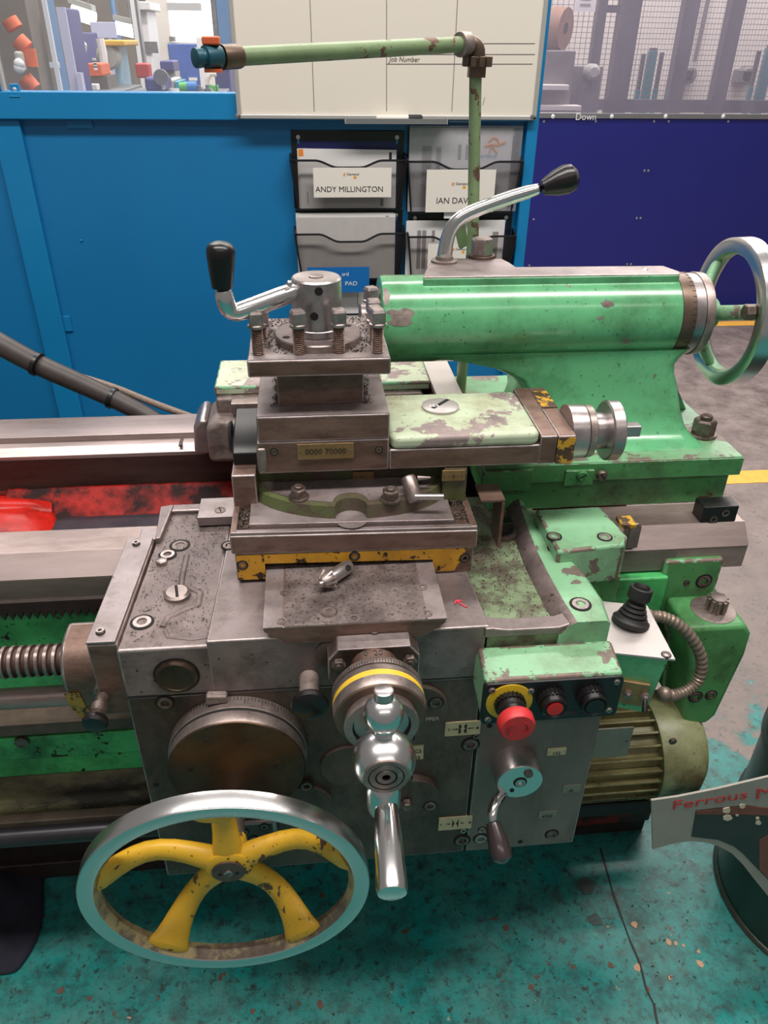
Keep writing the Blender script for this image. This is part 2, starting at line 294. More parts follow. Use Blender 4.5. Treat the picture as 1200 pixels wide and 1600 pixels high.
# ------------------------------------------------------------------ mesh building
def basis(axis):
    a = Vector(axis).normalized(); h = Vector((0, 0, 1)) if abs(a.z) < .9 else Vector((1, 0, 0))
    e1 = h.cross(a).normalized(); return a, e1, a.cross(e1)
EDGE = {'steel_brown': 'edge_steel', 'steel_top': 'edge_steel', 'apron': 'edge_steel', 'panel': 'edge_steel', 'saddle_iron': 'edge_steel', 'saddle_worn': 'edge_steel', 'green_worn': 'edge_green', 'green_base': 'edge_green', 'green_pale': 'edge_green'}
class MB:
    def __init__(s): s.v = []; s.f = []; s.mi = []; s.m = 0
    def add(s, verts, faces):
        b = len(s.v); s.v += [tuple(p) for p in verts]
        for f in faces: s.f.append([b+i for i in f]); s.mi.append(s.m)
        return s
    def box(s, x0, x1, y0, y1, z0, z1):
        return s.add([(x0,y0,z0),(x1,y0,z0),(x1,y1,z0),(x0,y1,z0),(x0,y0,z1),(x1,y0,z1),(x1,y1,z1),(x0,y1,z1)],
                     [(0,3,2,1),(4,5,6,7),(0,1,5,4),(1,2,6,5),(2,3,7,6),(3,0,4,7)])
    def obox(s, c, ex, ey, ez):                                      # centre and three half-edge vectors
        c, ex, ey, ez = map(Vector, (c, ex, ey, ez))
        p = [c+ex*i+ey*j+ez*k for k in (-1,1) for i, j in ((-1,-1),(1,-1),(1,1),(-1,1))]
        return s.add(p, [(0,3,2,1),(4,5,6,7),(0,1,5,4),(1,2,6,5),(2,3,7,6),(3,0,4,7)])
    def loft(s, a, b):                                               # two outlines of equal length -> closed solid
        n = len(a); return s.add(list(a)+list(b), [tuple(range(n-1,-1,-1)), tuple(range(n,2*n))]+[(i,(i+1)%n,n+(i+1)%n,n+i) for i in range(n)])
    def prism(s, pts, axis, a, b):
        mk = {'x': lambda p, t: (t,p[0],p[1]), 'y': lambda p, t: (p[0],t,p[1]), 'z': lambda p, t: (p[0],p[1],t)}[axis]
        return s.loft([mk(p,a) for p in pts], [mk(p,b) for p in pts])
    def lathe(s, o, axis, prof, n=32, mats=None, caps=True):
        a, e1, e2 = basis(axis); o = Vector(o); rings = []; b0 = len(s.v)
        for t, r in prof:
            if r < 1e-6: rings.append([len(s.v)]); s.v.append(tuple(o+a*t))
            else:
                rings.append(list(range(len(s.v), len(s.v)+n)))
                s.v += [tuple(o+a*t+(e1*math.cos(2*math.pi*i/n)+e2*math.sin(2*math.pi*i/n))*r) for i in range(n)]
        for k in range(len(rings)-1):
            A, B = rings[k], rings[k+1]; mi = mats[k] if mats else s.m
            for i in range(n):
                j = (i+1) % n
                if len(A) == 1 and len(B) == 1: continue
                f = [A[0], B[j], B[i]] if len(A) == 1 else ([A[i], A[j], B[0]] if len(B) == 1 else [A[i], A[j], B[j], B[i]])
                s.f.append(f); s.mi.append(mi)
        if caps:
            if len(rings[0]) > 1: s.f.append(rings[0][::-1]); s.mi.append(mats[0] if mats else s.m)
            if len(rings[-1]) > 1: s.f.append(rings[-1]); s.mi.append(mats[-1] if mats else s.m)
        return s
    def cyl(s, p, q, r, r2=None, n=24):
        p, q = Vector(p), Vector(q); return s.lathe(p, q-p, [(0, r), ((q-p).length, r if r2 is None else r2)], n)
    def hexa(s, c, axis, r, h, cham=.12):
        return s.lathe(c, axis, [(0, r), (h*(1-cham), r), (h, r*.86)], 6)
    def sphere(s, c, r, n=20, m=12, axis=(0,0,1), sq=1.0):
        return s.lathe(c, axis, [(-r*sq*math.cos(math.pi*i/m), r*math.sin(math.pi*i/m)) for i in range(m+1)], n)
    def tube(s, pts, r, n=12, r2=None, wide=None, cap=True):
        """r per point or one value; r2 = second radius along `wide` direction for flattened bars"""
        P = [Vector(p) for p in pts]; R = r if isinstance(r, (list, tuple)) else [r]*len(P)
        R2 = R if r2 is None else (r2 if isinstance(r2, (list, tuple)) else [r2]*len(P)); rings = []
        T = [(P[min(i+1,len(P)-1)]-P[max(i-1,0)]).normalized() for i in range(len(P))]
        u = Vector(wide) if wide is not None else basis(T[0])[1]
        for i, p in enumerate(P):
            u = (u - T[i]*u.dot(T[i])).normalized(); w = T[i].cross(u)
            rings.append([p+u*(R[i]*math.cos(2*math.pi*k/n))+w*(R2[i]*math.sin(2*math.pi*k/n)) for k in range(n)])
        b = len(s.v); s.v += [tuple(q) for g in rings for q in g]
        for i in range(len(P)-1):
            for k in range(n): s.f.append([b+i*n+k, b+i*n+(k+1)%n, b+(i+1)*n+(k+1)%n, b+(i+1)*n+k]); s.mi.append(s.m)
        if cap:
            s.f.append([b+k for k in range(n-1,-1,-1)]); s.mi.append(s.m); e = b+(len(P)-1)*n; s.f.append([e+k for k in range(n)]); s.mi.append(s.m)
        return s
    def build(s, name, mats, parent=None, bev=0.0, seg=2, smooth=38, sub=0):
        me = bpy.data.meshes.new(name); me.from_pydata(s.v, [], s.f)
        for k in (mats if isinstance(mats, (list, tuple)) else [mats]): me.materials.append(MAT[k])
        me.polygons.foreach_set('material_index', s.mi)
        bm = bmesh.new(); bm.from_mesh(me); bmesh.ops.recalc_face_normals(bm, faces=bm.faces); bm.to_mesh(me); bm.free()
        if smooth:
            me.polygons.foreach_set('use_smooth', [True]*len(me.polygons)); me.set_sharp_from_angle(angle=math.radians(smooth))
        o = bpy.data.objects.new(name, me); COL.objects.link(o)
        if parent is not None: adopt(o, parent)
        if bev:
            b = o.modifiers.new('bevel', 'BEVEL'); b.width = bev; b.segments = seg; b.limit_method = 'ANGLE'; b.angle_limit = math.radians(35); b.harden_normals = bool(smooth)
            if isinstance(mats, str) and mats in EDGE and bev <= .006: me.materials.append(MAT[EDGE[mats]]); b.material = 1
        if sub:
            b = o.modifiers.new('subsurf', 'SUBSURF'); b.levels = sub; b.render_levels = sub
        return o
WORLD_LOC = {}
def adopt(o, parent):
    o.parent = parent; o.matrix_parent_inverse = Matrix.Translation(-WORLD_LOC.get(parent.name, Vector((0,0,0))))
def thing(name, label, cat, loc=(0,0,0), group=None):
    o = bpy.data.objects.new(name, None); COL.objects.link(o); o.location = loc; o.empty_display_size = .05
    WORLD_LOC[o.name] = Vector(loc); return tag(o, label, cat, group)
def tag(o, label, cat, group=None):
    o['label'] = label; o['category'] = cat
    if group: o['group'] = group
    return o
def struct(o): o['kind'] = 'structure'; return o
def note(o, label): o['label'] = label; return o
def text(name, body, size, origin, right, up, mat, parent, shear=0.0, ext=.0002, align='LEFT', sx=1.0):
    c = bpy.data.curves.new(name, 'FONT'); c.body = body; c.size = size; c.extrude = ext; c.align_x = align; c.shear = shear; c.resolution_u = 3
    t = bpy.data.objects.new(name+'_curve', c); COL.objects.link(t)
    dg = bpy.context.evaluated_depsgraph_get(); me = bpy.data.meshes.new_from_object(t.evaluated_get(dg)); bpy.data.objects.remove(t)
    r = Vector(right).normalized(); u = Vector(up); u = (u-r*u.dot(r)).normalized(); mm = Matrix((r*sx, u, r.cross(u))).transposed().to_4x4(); mm.translation = Vector(origin)
    me.transform(mm); me.materials.clear(); me.materials.append(MAT[mat]); me.name = name
    o = bpy.data.objects.new(name, me); COL.objects.link(o); adopt(o, parent); return o
def rect2(px0, py0, px1, py1, Y):
    a, b = at(px0, py0, y=Y), at(px1, py1, y=Y); return min(a.x,b.x), max(a.x,b.x), min(a.z,b.z), max(a.z,b.z)
# screws ---------------------------------------------------------------------
def socket_screw(c, axis, r, parent, head='bolt', ring='dark_hole', proud=.002, name='socket_screw'):
    b = MB(); a = Vector(axis).normalized(); c = Vector(c)
    b.lathe(c, a, [(-.002, r*1.3), (.0004, r*1.3), (.0004, r)], 24, mats=[1,1], caps=False)
    b.lathe(c, a, [(-.002, r), (proud, r), (proud, r*.58), (-.0015, r*.55)], 24, mats=[0,0,0], caps=False)
    b.m = 1; b.lathe(c, a, [(-.0016, r*.6), (-.0014, r*.6)], 6)
    return b.build(name, [head, ring], parent)
def slot_screw(c, axis, r, parent, mat='bolt_bright', h=.002, ang=.6, name='slotted_screw', slot='dark_hole'):
    b = MB(); a, e1, e2 = basis(axis); c = Vector(c); b.lathe(c, a, [(-.001, r), (h*.6, r), (h, r*.8)], 20)
    d = e1*math.cos(ang)+e2*math.sin(ang); w = a.cross(d); b.m = 1; b.obox(c+a*h, d*r*.75, w*r*.11, a*.0003)
    return b.build(name, [mat, slot], parent)
def hex_nut(c, axis, r, h, parent, mat='bolt', washer=1.25, stud=True, name='hex_nut', wmat=None):
    b = MB(); a = Vector(axis).normalized(); c = Vector(c)
    if washer: b.m = 1; b.lathe(c, a, [(-.001, r*washer), (h*.14, r*washer), (h*.16, r*washer*.97)], 28); b.m = 0
    b.hexa(c+a*h*.14, a, r, h*.86)
    if stud: b.lathe(c+a*h*.9, a, [(0, r*.52), (h*.28, r*.52), (h*.32, r*.45)], 18)
    return b.build(name, [mat, wmat or mat], parent, bev=r*.04)
NY, PX, PZ = (0,-1,0), (1,0,0), (0,0,1)
# ================================================================== THE SETTING
FLOOR = struct(MB().box(-5, 8, -2.5, 11, -.06, 0).build('floor', 'floor_paint'))
for k, (p0, p1, w) in enumerate((((1040, 505), (1200, 507), .085), ((1150, 745), (1200, 745), .1))):       # yellow lane lines painted on the floor
    a, b = at(*p0, z=0), at(*p1, z=0); yy = (a.y+b.y)/2
    o = MB().box(a.x-(.9 if k == 0 else .25), 7.5, yy-w/2, yy+w/2, 0, .0015).build('trim_%d' % (k+8), 'line_yellow'); struct(o)
pts = [at(*p, z=.0012) for p in ((938, 1325), (948, 1360), (958, 1395), (972, 1435), (985, 1470), (1000, 1505), (1010, 1545), (1022, 1570), (1035, 1640))]
b = MB()
for p, q in zip(pts, pts[1:]): d = q-p; n = Vector((-d.y, d.x, 0)).normalized(); b.obox((p+q)/2, d/2, n*random.uniform(.0012, .0026), (0, 0, .0006))
b.build('floor_crack', 'soot', FLOOR)
for px, py, s, mt_ in ((992, 1444, 9, 'peel_tan'), (1044, 1472, 8, 'peel_tan'), (1056, 1474, 5, 'peel_tan'), (1068, 1477, 4, 'peel_tan'), (1092, 1487, 5, 'peel_tan'), (1094, 1505, 8, 'peel_tan'), (1047, 1527, 6, 'peel_tan'), (954, 1508, 7, 'peel_brown'), (997, 1513, 9, 'peel_tan'), (1013, 1546, 6, 'peel_brown'), (830, 1542, 7, 'peel_brown'), (790, 1450, 8, 'peel_brown'), (930, 1438, 20, 'peel_dark'), (915, 1385, 24, 'peel_dark'), (952, 1142+2, 9, 'peel_brown'), (140, 1560, 6, 'peel_brown'), (95, 1548, 9, 'peel_brown'), (395, 1580, 7, 'peel_brown'), (500, 1570, 10, 'peel_brown')):
    c = at(px, py, z=.0006); r = s*.00085; k0 = random.uniform(0, 6)
    MB().prism([(c.x+r*random.uniform(.5, 1.15)*math.cos(k0+k*.7), c.y+r*random.uniform(.6, 1.3)*math.sin(k0+k*.7)) for k in range(9)], 'z', -.001, .0008+random.uniform(0, .0003)).build('worn_patch', mt_, FLOOR)
WY = 2.42
ZR0, ZR1 = 1.304, 1.372
wall = struct(MB().box(-1.7, .655, WY+.012, WY+.03, .02, ZR0+.02).build('wall_back', 'blue_panel'))
lx0, lx1 = at(8, 300, y=WY-.02).x, at(51, 300, y=WY-.02).x
def post(name, x0, x1, z1, y0=WY-.02, y1=WY+.03): return struct(MB().box(x0, x1, y0, y1, 0, z1).build(name, 'blue_frame', bev=.004))
post('trim_1', lx0, lx1, ZR0, WY-.006)
post('trim_2', .652, .686, 2.3)
struct(MB().box(-1.7, .652, WY-.02, WY+.03, ZR0, ZR1).build('trim_3', 'blue_frame', bev=.004))
xl = at(10, 130, y=WY).x
struct(MB().box(-1.0, xl-.012, WY-.02, WY+.03, ZR1, 2.3).build('trim_4', 'blue_frame', bev=.003))
struct(MB().box(xl-.012, xl-.004, WY-.012, WY+.01, ZR1, 2.3).build('trim_5', 'alu'))
w1 = struct(MB().box(xl-.004, .652, WY+.002, WY+.008, ZR1, 2.3).build('window_1', 'acrylic'))
x0, x1, z0, z1 = rect2(14, 131, 33, 149, WY-.004)
br = MB().box(x0, x1, WY-.006, WY-.002, z0, z1).box(x0, x1, WY-.022, WY-.002, z0-.004, z0).build('corner_bracket', 'blue_frame', w1, bev=.0015)
MB().sphere(at(23, 140, y=WY-.007), .006, 12, 8, NY, .5).build('bracket_screw', 'alu', w1)
for px0, py0, px1, py1 in ((103, 187, 146, 201), (58, 494, 74, 517), (93, 494, 114, 517)):      # hinge leaves on the panel
    x0, x1, z0, z1 = rect2(px0, py0, px1, py1, WY+.01); MB().box(x0, x1, WY+.006, WY+.013, z0, z1).build('hinge_leaf', 'blue_frame', wall, bev=.001)
for px, py in ((41, 376), (127, 376)): MB().sphere(at(px, py, y=WY+.01), .004, 10, 6, NY, .5).build('rivet', 'blue_frame', wall)

# navy partition further back, with its clear curtain
NYY = 4.82
zt = at(1000, 184, y=NYY).z; zs = at(1000, 177, y=NYY).z
nav = struct(MB().box(1.2, 7, NYY, NYY+.03, .0, zt).build('wall_navy', 'navy_panel', bev=.003))
struct(MB().box(1.2, 7, NYY-.012, NYY, zt-.004, zs).build('trim_6', 'alu_dark', bev=.002))
for px in (864, 956, 1040, 1130): MB().sphere(at(px, 182, y=NYY-.012), .012, 10, 6, NY, .4).build('strip_screw', 'white_ink', nav)
for px, py in ((850,190),(931,190),(1022,190),(1045,190),(1138,190),(1007,267),(1013,267),(995,341),(1001,341),(834,343),(980,413),(986,413),(827,415)):
    MB().sphere(at(px, py, y=NYY), .008, 8, 5, NY, .5).build('rivet', 'alu_dark', nav)
struct(MB().box(1.2, 7, NYY+.008, NYY+.014, zs, 2.9).build('window_2', 'acrylic_hazy'))
a = at(915, 182, y=NYY-.014); text('strip_lettering', 'Down', .05, (a.x-.06, NYY-.0135, a.z-.018), PX, PZ, 'white_ink', nav)

# far walls of the hall
HY = 10.2
struct(MB().box(-7, .9, HY, HY+.1, 0, 4.6).build('wall_far', 'hall_dark'))
a = at(236, 60, y=HY-.1); b = at(268, 60, y=HY-.1); c = at(320, 60, y=HY-.1); d = at(333, 60, y=HY-.1)
struct(MB().box(a.x, b.x, HY-.15, HY-.02, 0, 4.6).build('wall_hall_pier', 'hall_wall'))
struct(MB().box(b.x, .9, HY-.12, HY-.02, 0, at(300, 66, y=HY-.1).z).build('wall_hall_sill', 'hall_wall'))
zz = at(300, 66, y=HY-.1).z
w3 = struct(MB().box(b.x, c.x, HY-.1, HY-.04, zz, 3.2).build('window_3', 'daylight'))
w4 = struct(MB().box(d.x-.15, .9, HY-.1, HY-.04, zz-.3, 3.2).build('window_4', 'daylight'))
z9 = at(300, 10, y=HY-.12).z; MB().box(b.x, c.x, HY-.16, HY-.1, z9-.04, z9+.03).build('transom', 'alu', w3)
struct(MB().box(.9, 9, 7.6, 7.7, 0, 4.6).build('wall_cage_back', 'hall_wall'))

# ================================================================== BEHIND THE LEFT WINDOW
def cbox(name, mat, label, cat, px0, py0, px1, py1, Y, d, ground=True, bev=.01, group=None, loc=None):
    """an upright thing in the hall, measured at distance Y and standing on the floor"""
    x0, x1, z0, z1 = rect2(px0, py0, px1, py1, Y); t = thing(name, label, cat, ((x0+x1)/2, Y+d/2, 0), group)
    MB().box(x0, x1, Y, Y+d, 0 if ground else z0, z1).build('body', mat, t, bev=bev); return t, (x0, x1, z0, z1)
# blue steel column
t, (x0, x1, z0, z1) = cbox('steel_column', 'hall_blue', 'pale blue steel column nearest the left edge behind the window', 'column', 60, -60, 97, 150, 3.6, .12)
MB().box(x1-.012, x1+.004, 3.585, 3.6, 0, z1).build('edge_strip', 'hall_white', t)
x2, x3, _, _ = rect2(76, 100, 92, 106, 3.58); MB().box(x2, x3, 3.59, 3.6, *rect2(76, 97, 92, 106, 3.59)[2:]).build('label_plate', 'hall_white', t)
# navy column pair
t, (x0, x1, z0, z1) = cbox('cabinet_column', 'hall_navy', 'navy upright cabinet with pale edge strips beside the blue column', 'cabinet', 88, 11, 124, 150, 4.3, .3)
for q in (.02, .62): MB().box(x0+(x1-x0)*q, x0+(x1-x0)*q+.02, 4.285, 4.3, 0, z1).build('edge_strip', 'hall_sign', t)
x2, x3, z2, z3 = rect2(118, 114, 132, 150, 4.25); MB().box(x2, x3, 4.25, 4.3, 0, z3).build('door_panel', 'hall_sign', t)
# orange hoist arm
t = thing('welding_arm', 'orange jointed machine arm with grey control unit at the left edge', 'machine', (-1.75, 4.0, 0))
A = 3.9
pts = [at(14, 30, y=A), at(24, 45, y=A), at(28, 62, y=A), at(42, 76, y=A), at(47, 104, y=A), at(38, 122, y=A), at(54, 140, y=A)]
for i in (0, 2, 3, 5):
    p, q = pts[i], pts[i+1]; MB().tube([p, q], .034, 10).build('arm_segment', 'hall_orange', t)
x0, x1, z0, z1 = rect2(22, 80, 38, 113, A-.1); MB().box(x0, x1, A-.12, A-.05, z0, z1).build('control_unit', 'hall_grey', t, bev=.01)
for py in (100, 107): MB().sphere(at(30, py, y=A-.12), .022, 10, 6, NY).build('knob', 'hall_white', t)
MB().box(pts[-1].x-.3, pts[-1].x+.03, A, A+.2, 0, pts[-1].z-.02).build('pedestal', 'hall_steel', t, bev=.01)
MB().box(pts[0].x-.5, pts[0].x+.02, A+.2, A+.4, 0, 1.9).build('mast', 'hall_dark', t)
# benches
def bench(name, label, px0, px1, py, Y, d, mat='hall_blue', mtop='hall_grey'):
    a, b = at(px0, py, y=Y), at(px1, py, y=Y); t = thing(name, label, 'bench', ((a.x+b.x)/2, Y+d/2, 0))
    MB().box(a.x, b.x, Y, Y+d, a.z-.05, a.z).build('bench_top', mtop, t, bev=.004)
    for x in (a.x+.04, b.x-.04):
        for y in (Y+.05, Y+d-.05): MB().box(x-.03, x+.03, y-.03, y+.03, 0, a.z-.05).build('leg', mat, t)
    MB().box(a.x+.05, b.x-.05, Y+.03, Y+.05, .25, a.z-.1).build('front_panel', mat, t); return t, a.z
b1, bz1 = bench('workbench', 'blue workbench carrying the orange parts bin behind the window', 100, 190, 141, 5.2, .7, 'hall_navy', 'hall_steel')
b2, bz2 = bench('workbench', 'cluttered workbench in front of the speckled blue door', 186, 345, 147, 4.6, .6, 'hall_steel', 'hall_steel')
# orange parts bin with white printed stripes
x0, x1, z0, z1 = rect2(134, 99, 160, 119, 5.3); t = thing('parts_bin', 'orange parts bin with white lettering stripes on the blue bench', 'bin', ((x0+x1)/2, 5.4, bz1))
MB().box(x0, x1, 5.3, 5.55, z0, z1).build('bin_body', 'hall_orange', t, bev=.008)
for k in range(4): MB().box(x0+(x1-x0)*.5, x1-.02, 5.296, 5.3, z0+.03+k*(z1-z0)*.22, z0+.03+k*(z1-z0)*.22+.02).build('printed_stripe', 'hall_white', t)
MB().box(x0-.01, x1+.02, 5.32, 5.6, bz1, z0).build('bin_stand', 'hall_dark', t)
x0, x1, z0, z1 = rect2(134, 131, 154, 137, 5.25); tag(MB().box(x0, x1, 5.21, 5.29, bz1, z1).build('box', 'hall_white', bev=.004), 'small white carton on the blue bench below the orange bin', 'box')
# pillar drill
t = thing('pillar_drill', 'pale blue pillar drill with round guard and hanging feed handle', 'machine', (at(182, 100, y=5.9).x, 5.9, 0))
x0, x1, z0, z1 = rect2(172, 66, 196, 150, 5.9); MB().box(x0, x1, 5.9, 6.2, 0, z1).build('column', 'hall_pale_blue', t, bev=.02)
x0, x1, z0, z1 = rect2(160, 62, 200, 72, 5.85); MB().box(x0, x1, 5.75, 6.25, z0, z1).build('head', 'hall_amber', t, bev=.01)
c = at(169, 88, y=5.8); MB().lathe(c, NY, [(-.05, .075), (.0, .075), (.02, .06)], 20).build('belt_guard', 'hall_grey', t)
MB().tube([at(156, 60, y=5.7), at(161, 82, y=5.7), at(164, 112, y=5.7)], .025, 8).build('feed_handle', 'hall_white', t)
MB().tube([at(166, 112, y=5.7), at(172, 115, y=5.7), at(175, 125, y=5.7)], .02, 8).build('spindle_cable', 'hall_grey', t)
x0, x1, z0, z1 = rect2(120, 50, 143, 75, 6.3); t, _ = cbox('blue_machine', 'hall_navy', 'dark blue machine housing left of the pale blue drill', 'machine', 120, 50, 143, 150, 6.3, .5)
MB().tube([at(121, 62, y=6.2), at(129, 70, y=6.2), at(127, 92, y=6.2)], .03, 8).build('pipe', 'hall_wall', t)
# lit sign / luminaires
def luminaire(label, px0, py0, px1, py1, Y):
    a, b = at(px0, py0, y=Y), at(px1, py1, y=Y); t = thing('fluorescent_light', label, 'light', ((a.x+b.x)/2, Y, (a.z+b.z)/2), 'fluorescent lights in the hall')
    d = (b-a); MB().tube([a, b], .055, 10).build('tube', 'tube_light', t)
    MB().obox((a+b)/2+Vector((0, 0, .08)), d/2, (0, .08, 0), (0, 0, .02)).build('reflector', 'hall_grey', t)
    for q in (.2, .8): p = a+d*q; MB().cyl(p+Vector((0, 0, .08)), (p.x, p.y, 4.6), .008, n=6).build('hanger', 'hall_steel', t)
luminaire('sloping fluorescent tube above the pale blue sign board', 112, 18, 149, 30, 8.0)
luminaire('fluorescent tube just right of the pale blue sign board', 181, 43, 212, 50, 8.6)
t, (x0, x1, z0, z1) = cbox('sign_board', 'hall_sign', 'pale lilac board on posts beneath the sloping fluorescent tube', 'board', 140, 34, 182, 60, 7.0, .05, False, .004)
for x in (x0+.05, x1-.05): MB().cyl((x, 7.03, 0), (x, 7.03, z0), .03, n=10).build('post', 'hall_sign', t)
# white cabinet, steel stand pipes
t, (x0, x1, z0, z1) = cbox('white_cabinet', 'hall_white', 'tall white electrical cabinet against the far wall', 'cabinet', 217, 16, 240, 104, 8.0, .5)
MB().box(x0-.05, x1+.05, 7.9, 8.5, z1, z1+.06).build('top_cap', 'hall_white', t, bev=.008)
MB().box((x0+x1)/2-.02, (x0+x1)/2+.09, 7.98, 8.0, *rect2(228, 65, 233, 83, 7.98)[2:]).build('switch_panel', 'hall_steel', t)
t, _ = cbox('door_frame_post', 'hall_steel', 'grey steel post with pale stripe left of the white cabinet', 'post', 208, -40, 215, 104, 7.0, .1, True, .006)
MB().box(_[0]+.01, _[0]+.04, 6.985, 7.0, 0, _[3]).build('stripe', 'hall_white', t)
tag(cbox('roof_column', 'hall_blue', 'blue roof column leaning out of view above the drill', 'column', 166, -60, 180, 60, 9.2, .2)[0], 'blue roof column leaning out of view above the drill', 'column')
# red guarded grinder
t = thing('bench_grinder', 'blue grinding machine with red guard and round wheel', 'machine', (at(232, 130, y=5.0).x, 4.9, bz2))
x0, x1, z0, z1 = rect2(215, 98, 239, 121, 5.0); MB().box(x0, x1, 4.9, 5.0, z0, z1).build('guard', 'hall_red', t, bev=.01)
x0, x1, z0, z1 = rect2(224, 120, 256, 147, 4.75); MB().box(x0, x1, 4.75, 5.1, bz2+.001, z1).build('housing', 'hall_navy', t, bev=.02)
c = at(251, 121, y=4.7); MB().lathe(c, NY, [(-.03, .038), (.0, .038)], 20).build('wheel', 'hall_steel', t)
for k in range(3): MB().box(*(lambda q: (q.x-.008, q.x+.008, 4.735, 4.75, q.z-.006, q.z+.006))(at(255, 130+k*4, y=4.74))).build('vent_slot', 'hall_white', t)
# blue motor box and grey cabinet
t, _ = cbox('motor_box', 'hall_navy', 'small dark blue motor box on a grey stand by the speckled door', 'machine', 249, 95, 272, 112, 6.4, .3, False)
MB().box(_[0], _[1], 6.45, 6.7, 0, _[2]).build('stand', 'hall_grey', t)
t, _ = cbox('grey_locker', 'hall_grey', 'low grey locker with bright cyan side panel', 'cabinet', 257, 124, 274, 150, 5.6, .4)
x0, x1, z0, z1 = rect2(273, 128, 281, 150, 5.6); MB().box(x0, x1, 5.6, 6.0, 0, z1).build('side_panel', 'hall_cyan', t)
t, _ = cbox('blue_door', 'hall_blue_door', 'speckled blue strip door below the bright window', 'door', 261, 68, 316, 152, 8.6, .08)
MB().box(_[1], _[1]+.08, 8.58, 8.68, 0, _[3]+.05).build('door_frame', 'hall_white', t)
MB().box((_[0]+_[1])/2+.03, (_[0]+_[1])/2+.11, 8.585, 8.6, *rect2(291, 121, 296, 126, 8.59)[2:]).build('notice', 'hall_white', t)
for px, py0, py1 in ((264, 57, 65),):
    x0, x1, z0, z1 = rect2(px, py0, px+8, py1, 9.9); tag(MB().box(x0, x1, 9.9, 10.06, z0, z1).build('speaker_box', 'hall_dark'), 'small dark box fixed on the sill under the daylit window', 'box')
t, _ = cbox('steel_stanchion', 'hall_steel', 'grey stanchion with blue edge beside the whiteboard', 'column', 332, -60, 342, 150, 6.0, .15)
MB().box(_[1], _[1]+.09, 6.0, 6.15, 0, _[3]).build('blue_edge', 'hall_blue', t)
# things lying on the cluttered bench
x0, x1, z0, z1 = rect2(321, 134, 340, 147, 4.7); t = thing('green_tray', 'bright green plastic tray on the cluttered bench', 'tray', ((x0+x1)/2, 4.75, bz2))
MB().box(x0, x1, 4.7, 4.8, bz2, bz2+.004).box(x0, x1, 4.7, 4.704, bz2, z1).box(x0, x1, 4.796, 4.8, bz2, z1).box(x0, x0+.004, 4.7, 4.8, bz2, z1).box(x1-.004, x1, 4.7, 4.8, bz2, z1).build('tray_body', 'hall_green', t)
a, b = at(294, 149, y=4.65), at(309, 149, y=4.65); t = thing('spray_can', 'blue can with green cap lying on the cluttered bench', 'can', ((a.x+b.x)/2, 4.65, bz2))
MB().cyl((a.x, 4.65, bz2+.03), (b.x, 4.65, bz2+.03), .028, n=16).build('can_body', 'card_blue', t); MB().cyl((a.x-.04, 4.65, bz2+.03), (a.x, 4.65, bz2+.03), .022, .026, 16).build('cap', 'hall_green', t)
t = thing('desk_lamp', 'cream swing arm lamp clamped behind the green tray', 'lamp', (at(328, 130, y=4.9).x, 4.9, bz2))
MB().tube([at(325, 146, y=4.9), at(324, 125, y=4.9), at(329, 116, y=4.9), at(338, 116, y=4.9)], .012, 8).build('arm', 'hall_wall', t)
q = at(325, 146, y=4.9); MB().box(q.x-.04, q.x+.04, 4.86, 4.94, bz2, q.z+.01).build('base', 'hall_wall', t)
t, _ = cbox('yellow_cabinet', 'hall_navy', 'dark blue cabinet with yellow top right of the door', 'cabinet', 334, 104, 362, 150, 5.4, .4)
MB().box(_[0], _[1], 5.38, 5.82, _[3], _[3]+.04).build('top', 'hall_amber', t)
for k in range(9):                                                        # small loose parts on the bench
    px = 298+k*4.6+random.uniform(-1, 1); p = at(px, 147, y=4.66+.03*(k % 3)); h = random.uniform(.02, .05)
    tag(MB().lathe((p.x, p.y, bz2), PZ, [(0, .018), (h*.6, .018), (h*.6, .01), (h, .01)], 10).build('machine_part', ['hall_steel', 'hall_grey', 'hall_wall'][k % 3]), 'small loose metal part in the heap around the green tray', 'part', 'loose parts on the cluttered bench')

# ================================================================== BEHIND THE RIGHT CURTAIN: wire cage, bars, sockets
CY = 6.3
t = thing('wire_cage', 'dark steel framed wire mesh cage behind the clear curtain', 'cage', (at(1000, 100, y=CY).x+1, CY, 0))
def cpost(px_top, px_bot, w, Y=CY):
    x = at((px_top+px_bot)/2, 95, y=Y).x; MB().box(x-w/2, x+w/2, Y-.04, Y+.04, 0, 3.2).build('post', 'cage_post', t); return x
xa = cpost(936, 920, .065); xb = cpost(976, 966, .15); xc = cpost(1078, 1047, .11); xd = cpost(1150, 1114, .11)
zl = at(1050, 158, y=CY).z
MB().box(xa, xb, CY-.03, CY+.03, zl-.06, zl+.01).box(xb, 7.5, CY-.03, CY+.03, zl-.075, zl+.01).build('cross_rail', 'cage_post', t)
MB().box(xa, xb, CY-.02, CY+.02, at(960, 20, y=CY).z, at(960, 8, y=CY).z).build('cross_rail', 'cage_post', t)
wm = MB()
for k in range(64): z = .9+k*.033; wm.box(xa-.75, 7.0, CY+.03, CY+.033, z, z+.0035)
o = wm.build('horizontal_wires', 'cage_wire', t, smooth=0); o['kind'] = 'stuff'
wm = MB()
for k in range(28): x = xa-.75+k*.04; wm.box(x, x+.0035, CY+.033, CY+.036, .9, 3.0)
for k in range(130): x = xb+.05+k*.025; wm.box(x, x+.0016, CY+.036, CY+.038, .9, 3.0)
o = wm.build('vertical_wires', 'cage_wire', t, smooth=0); o['kind'] = 'stuff'
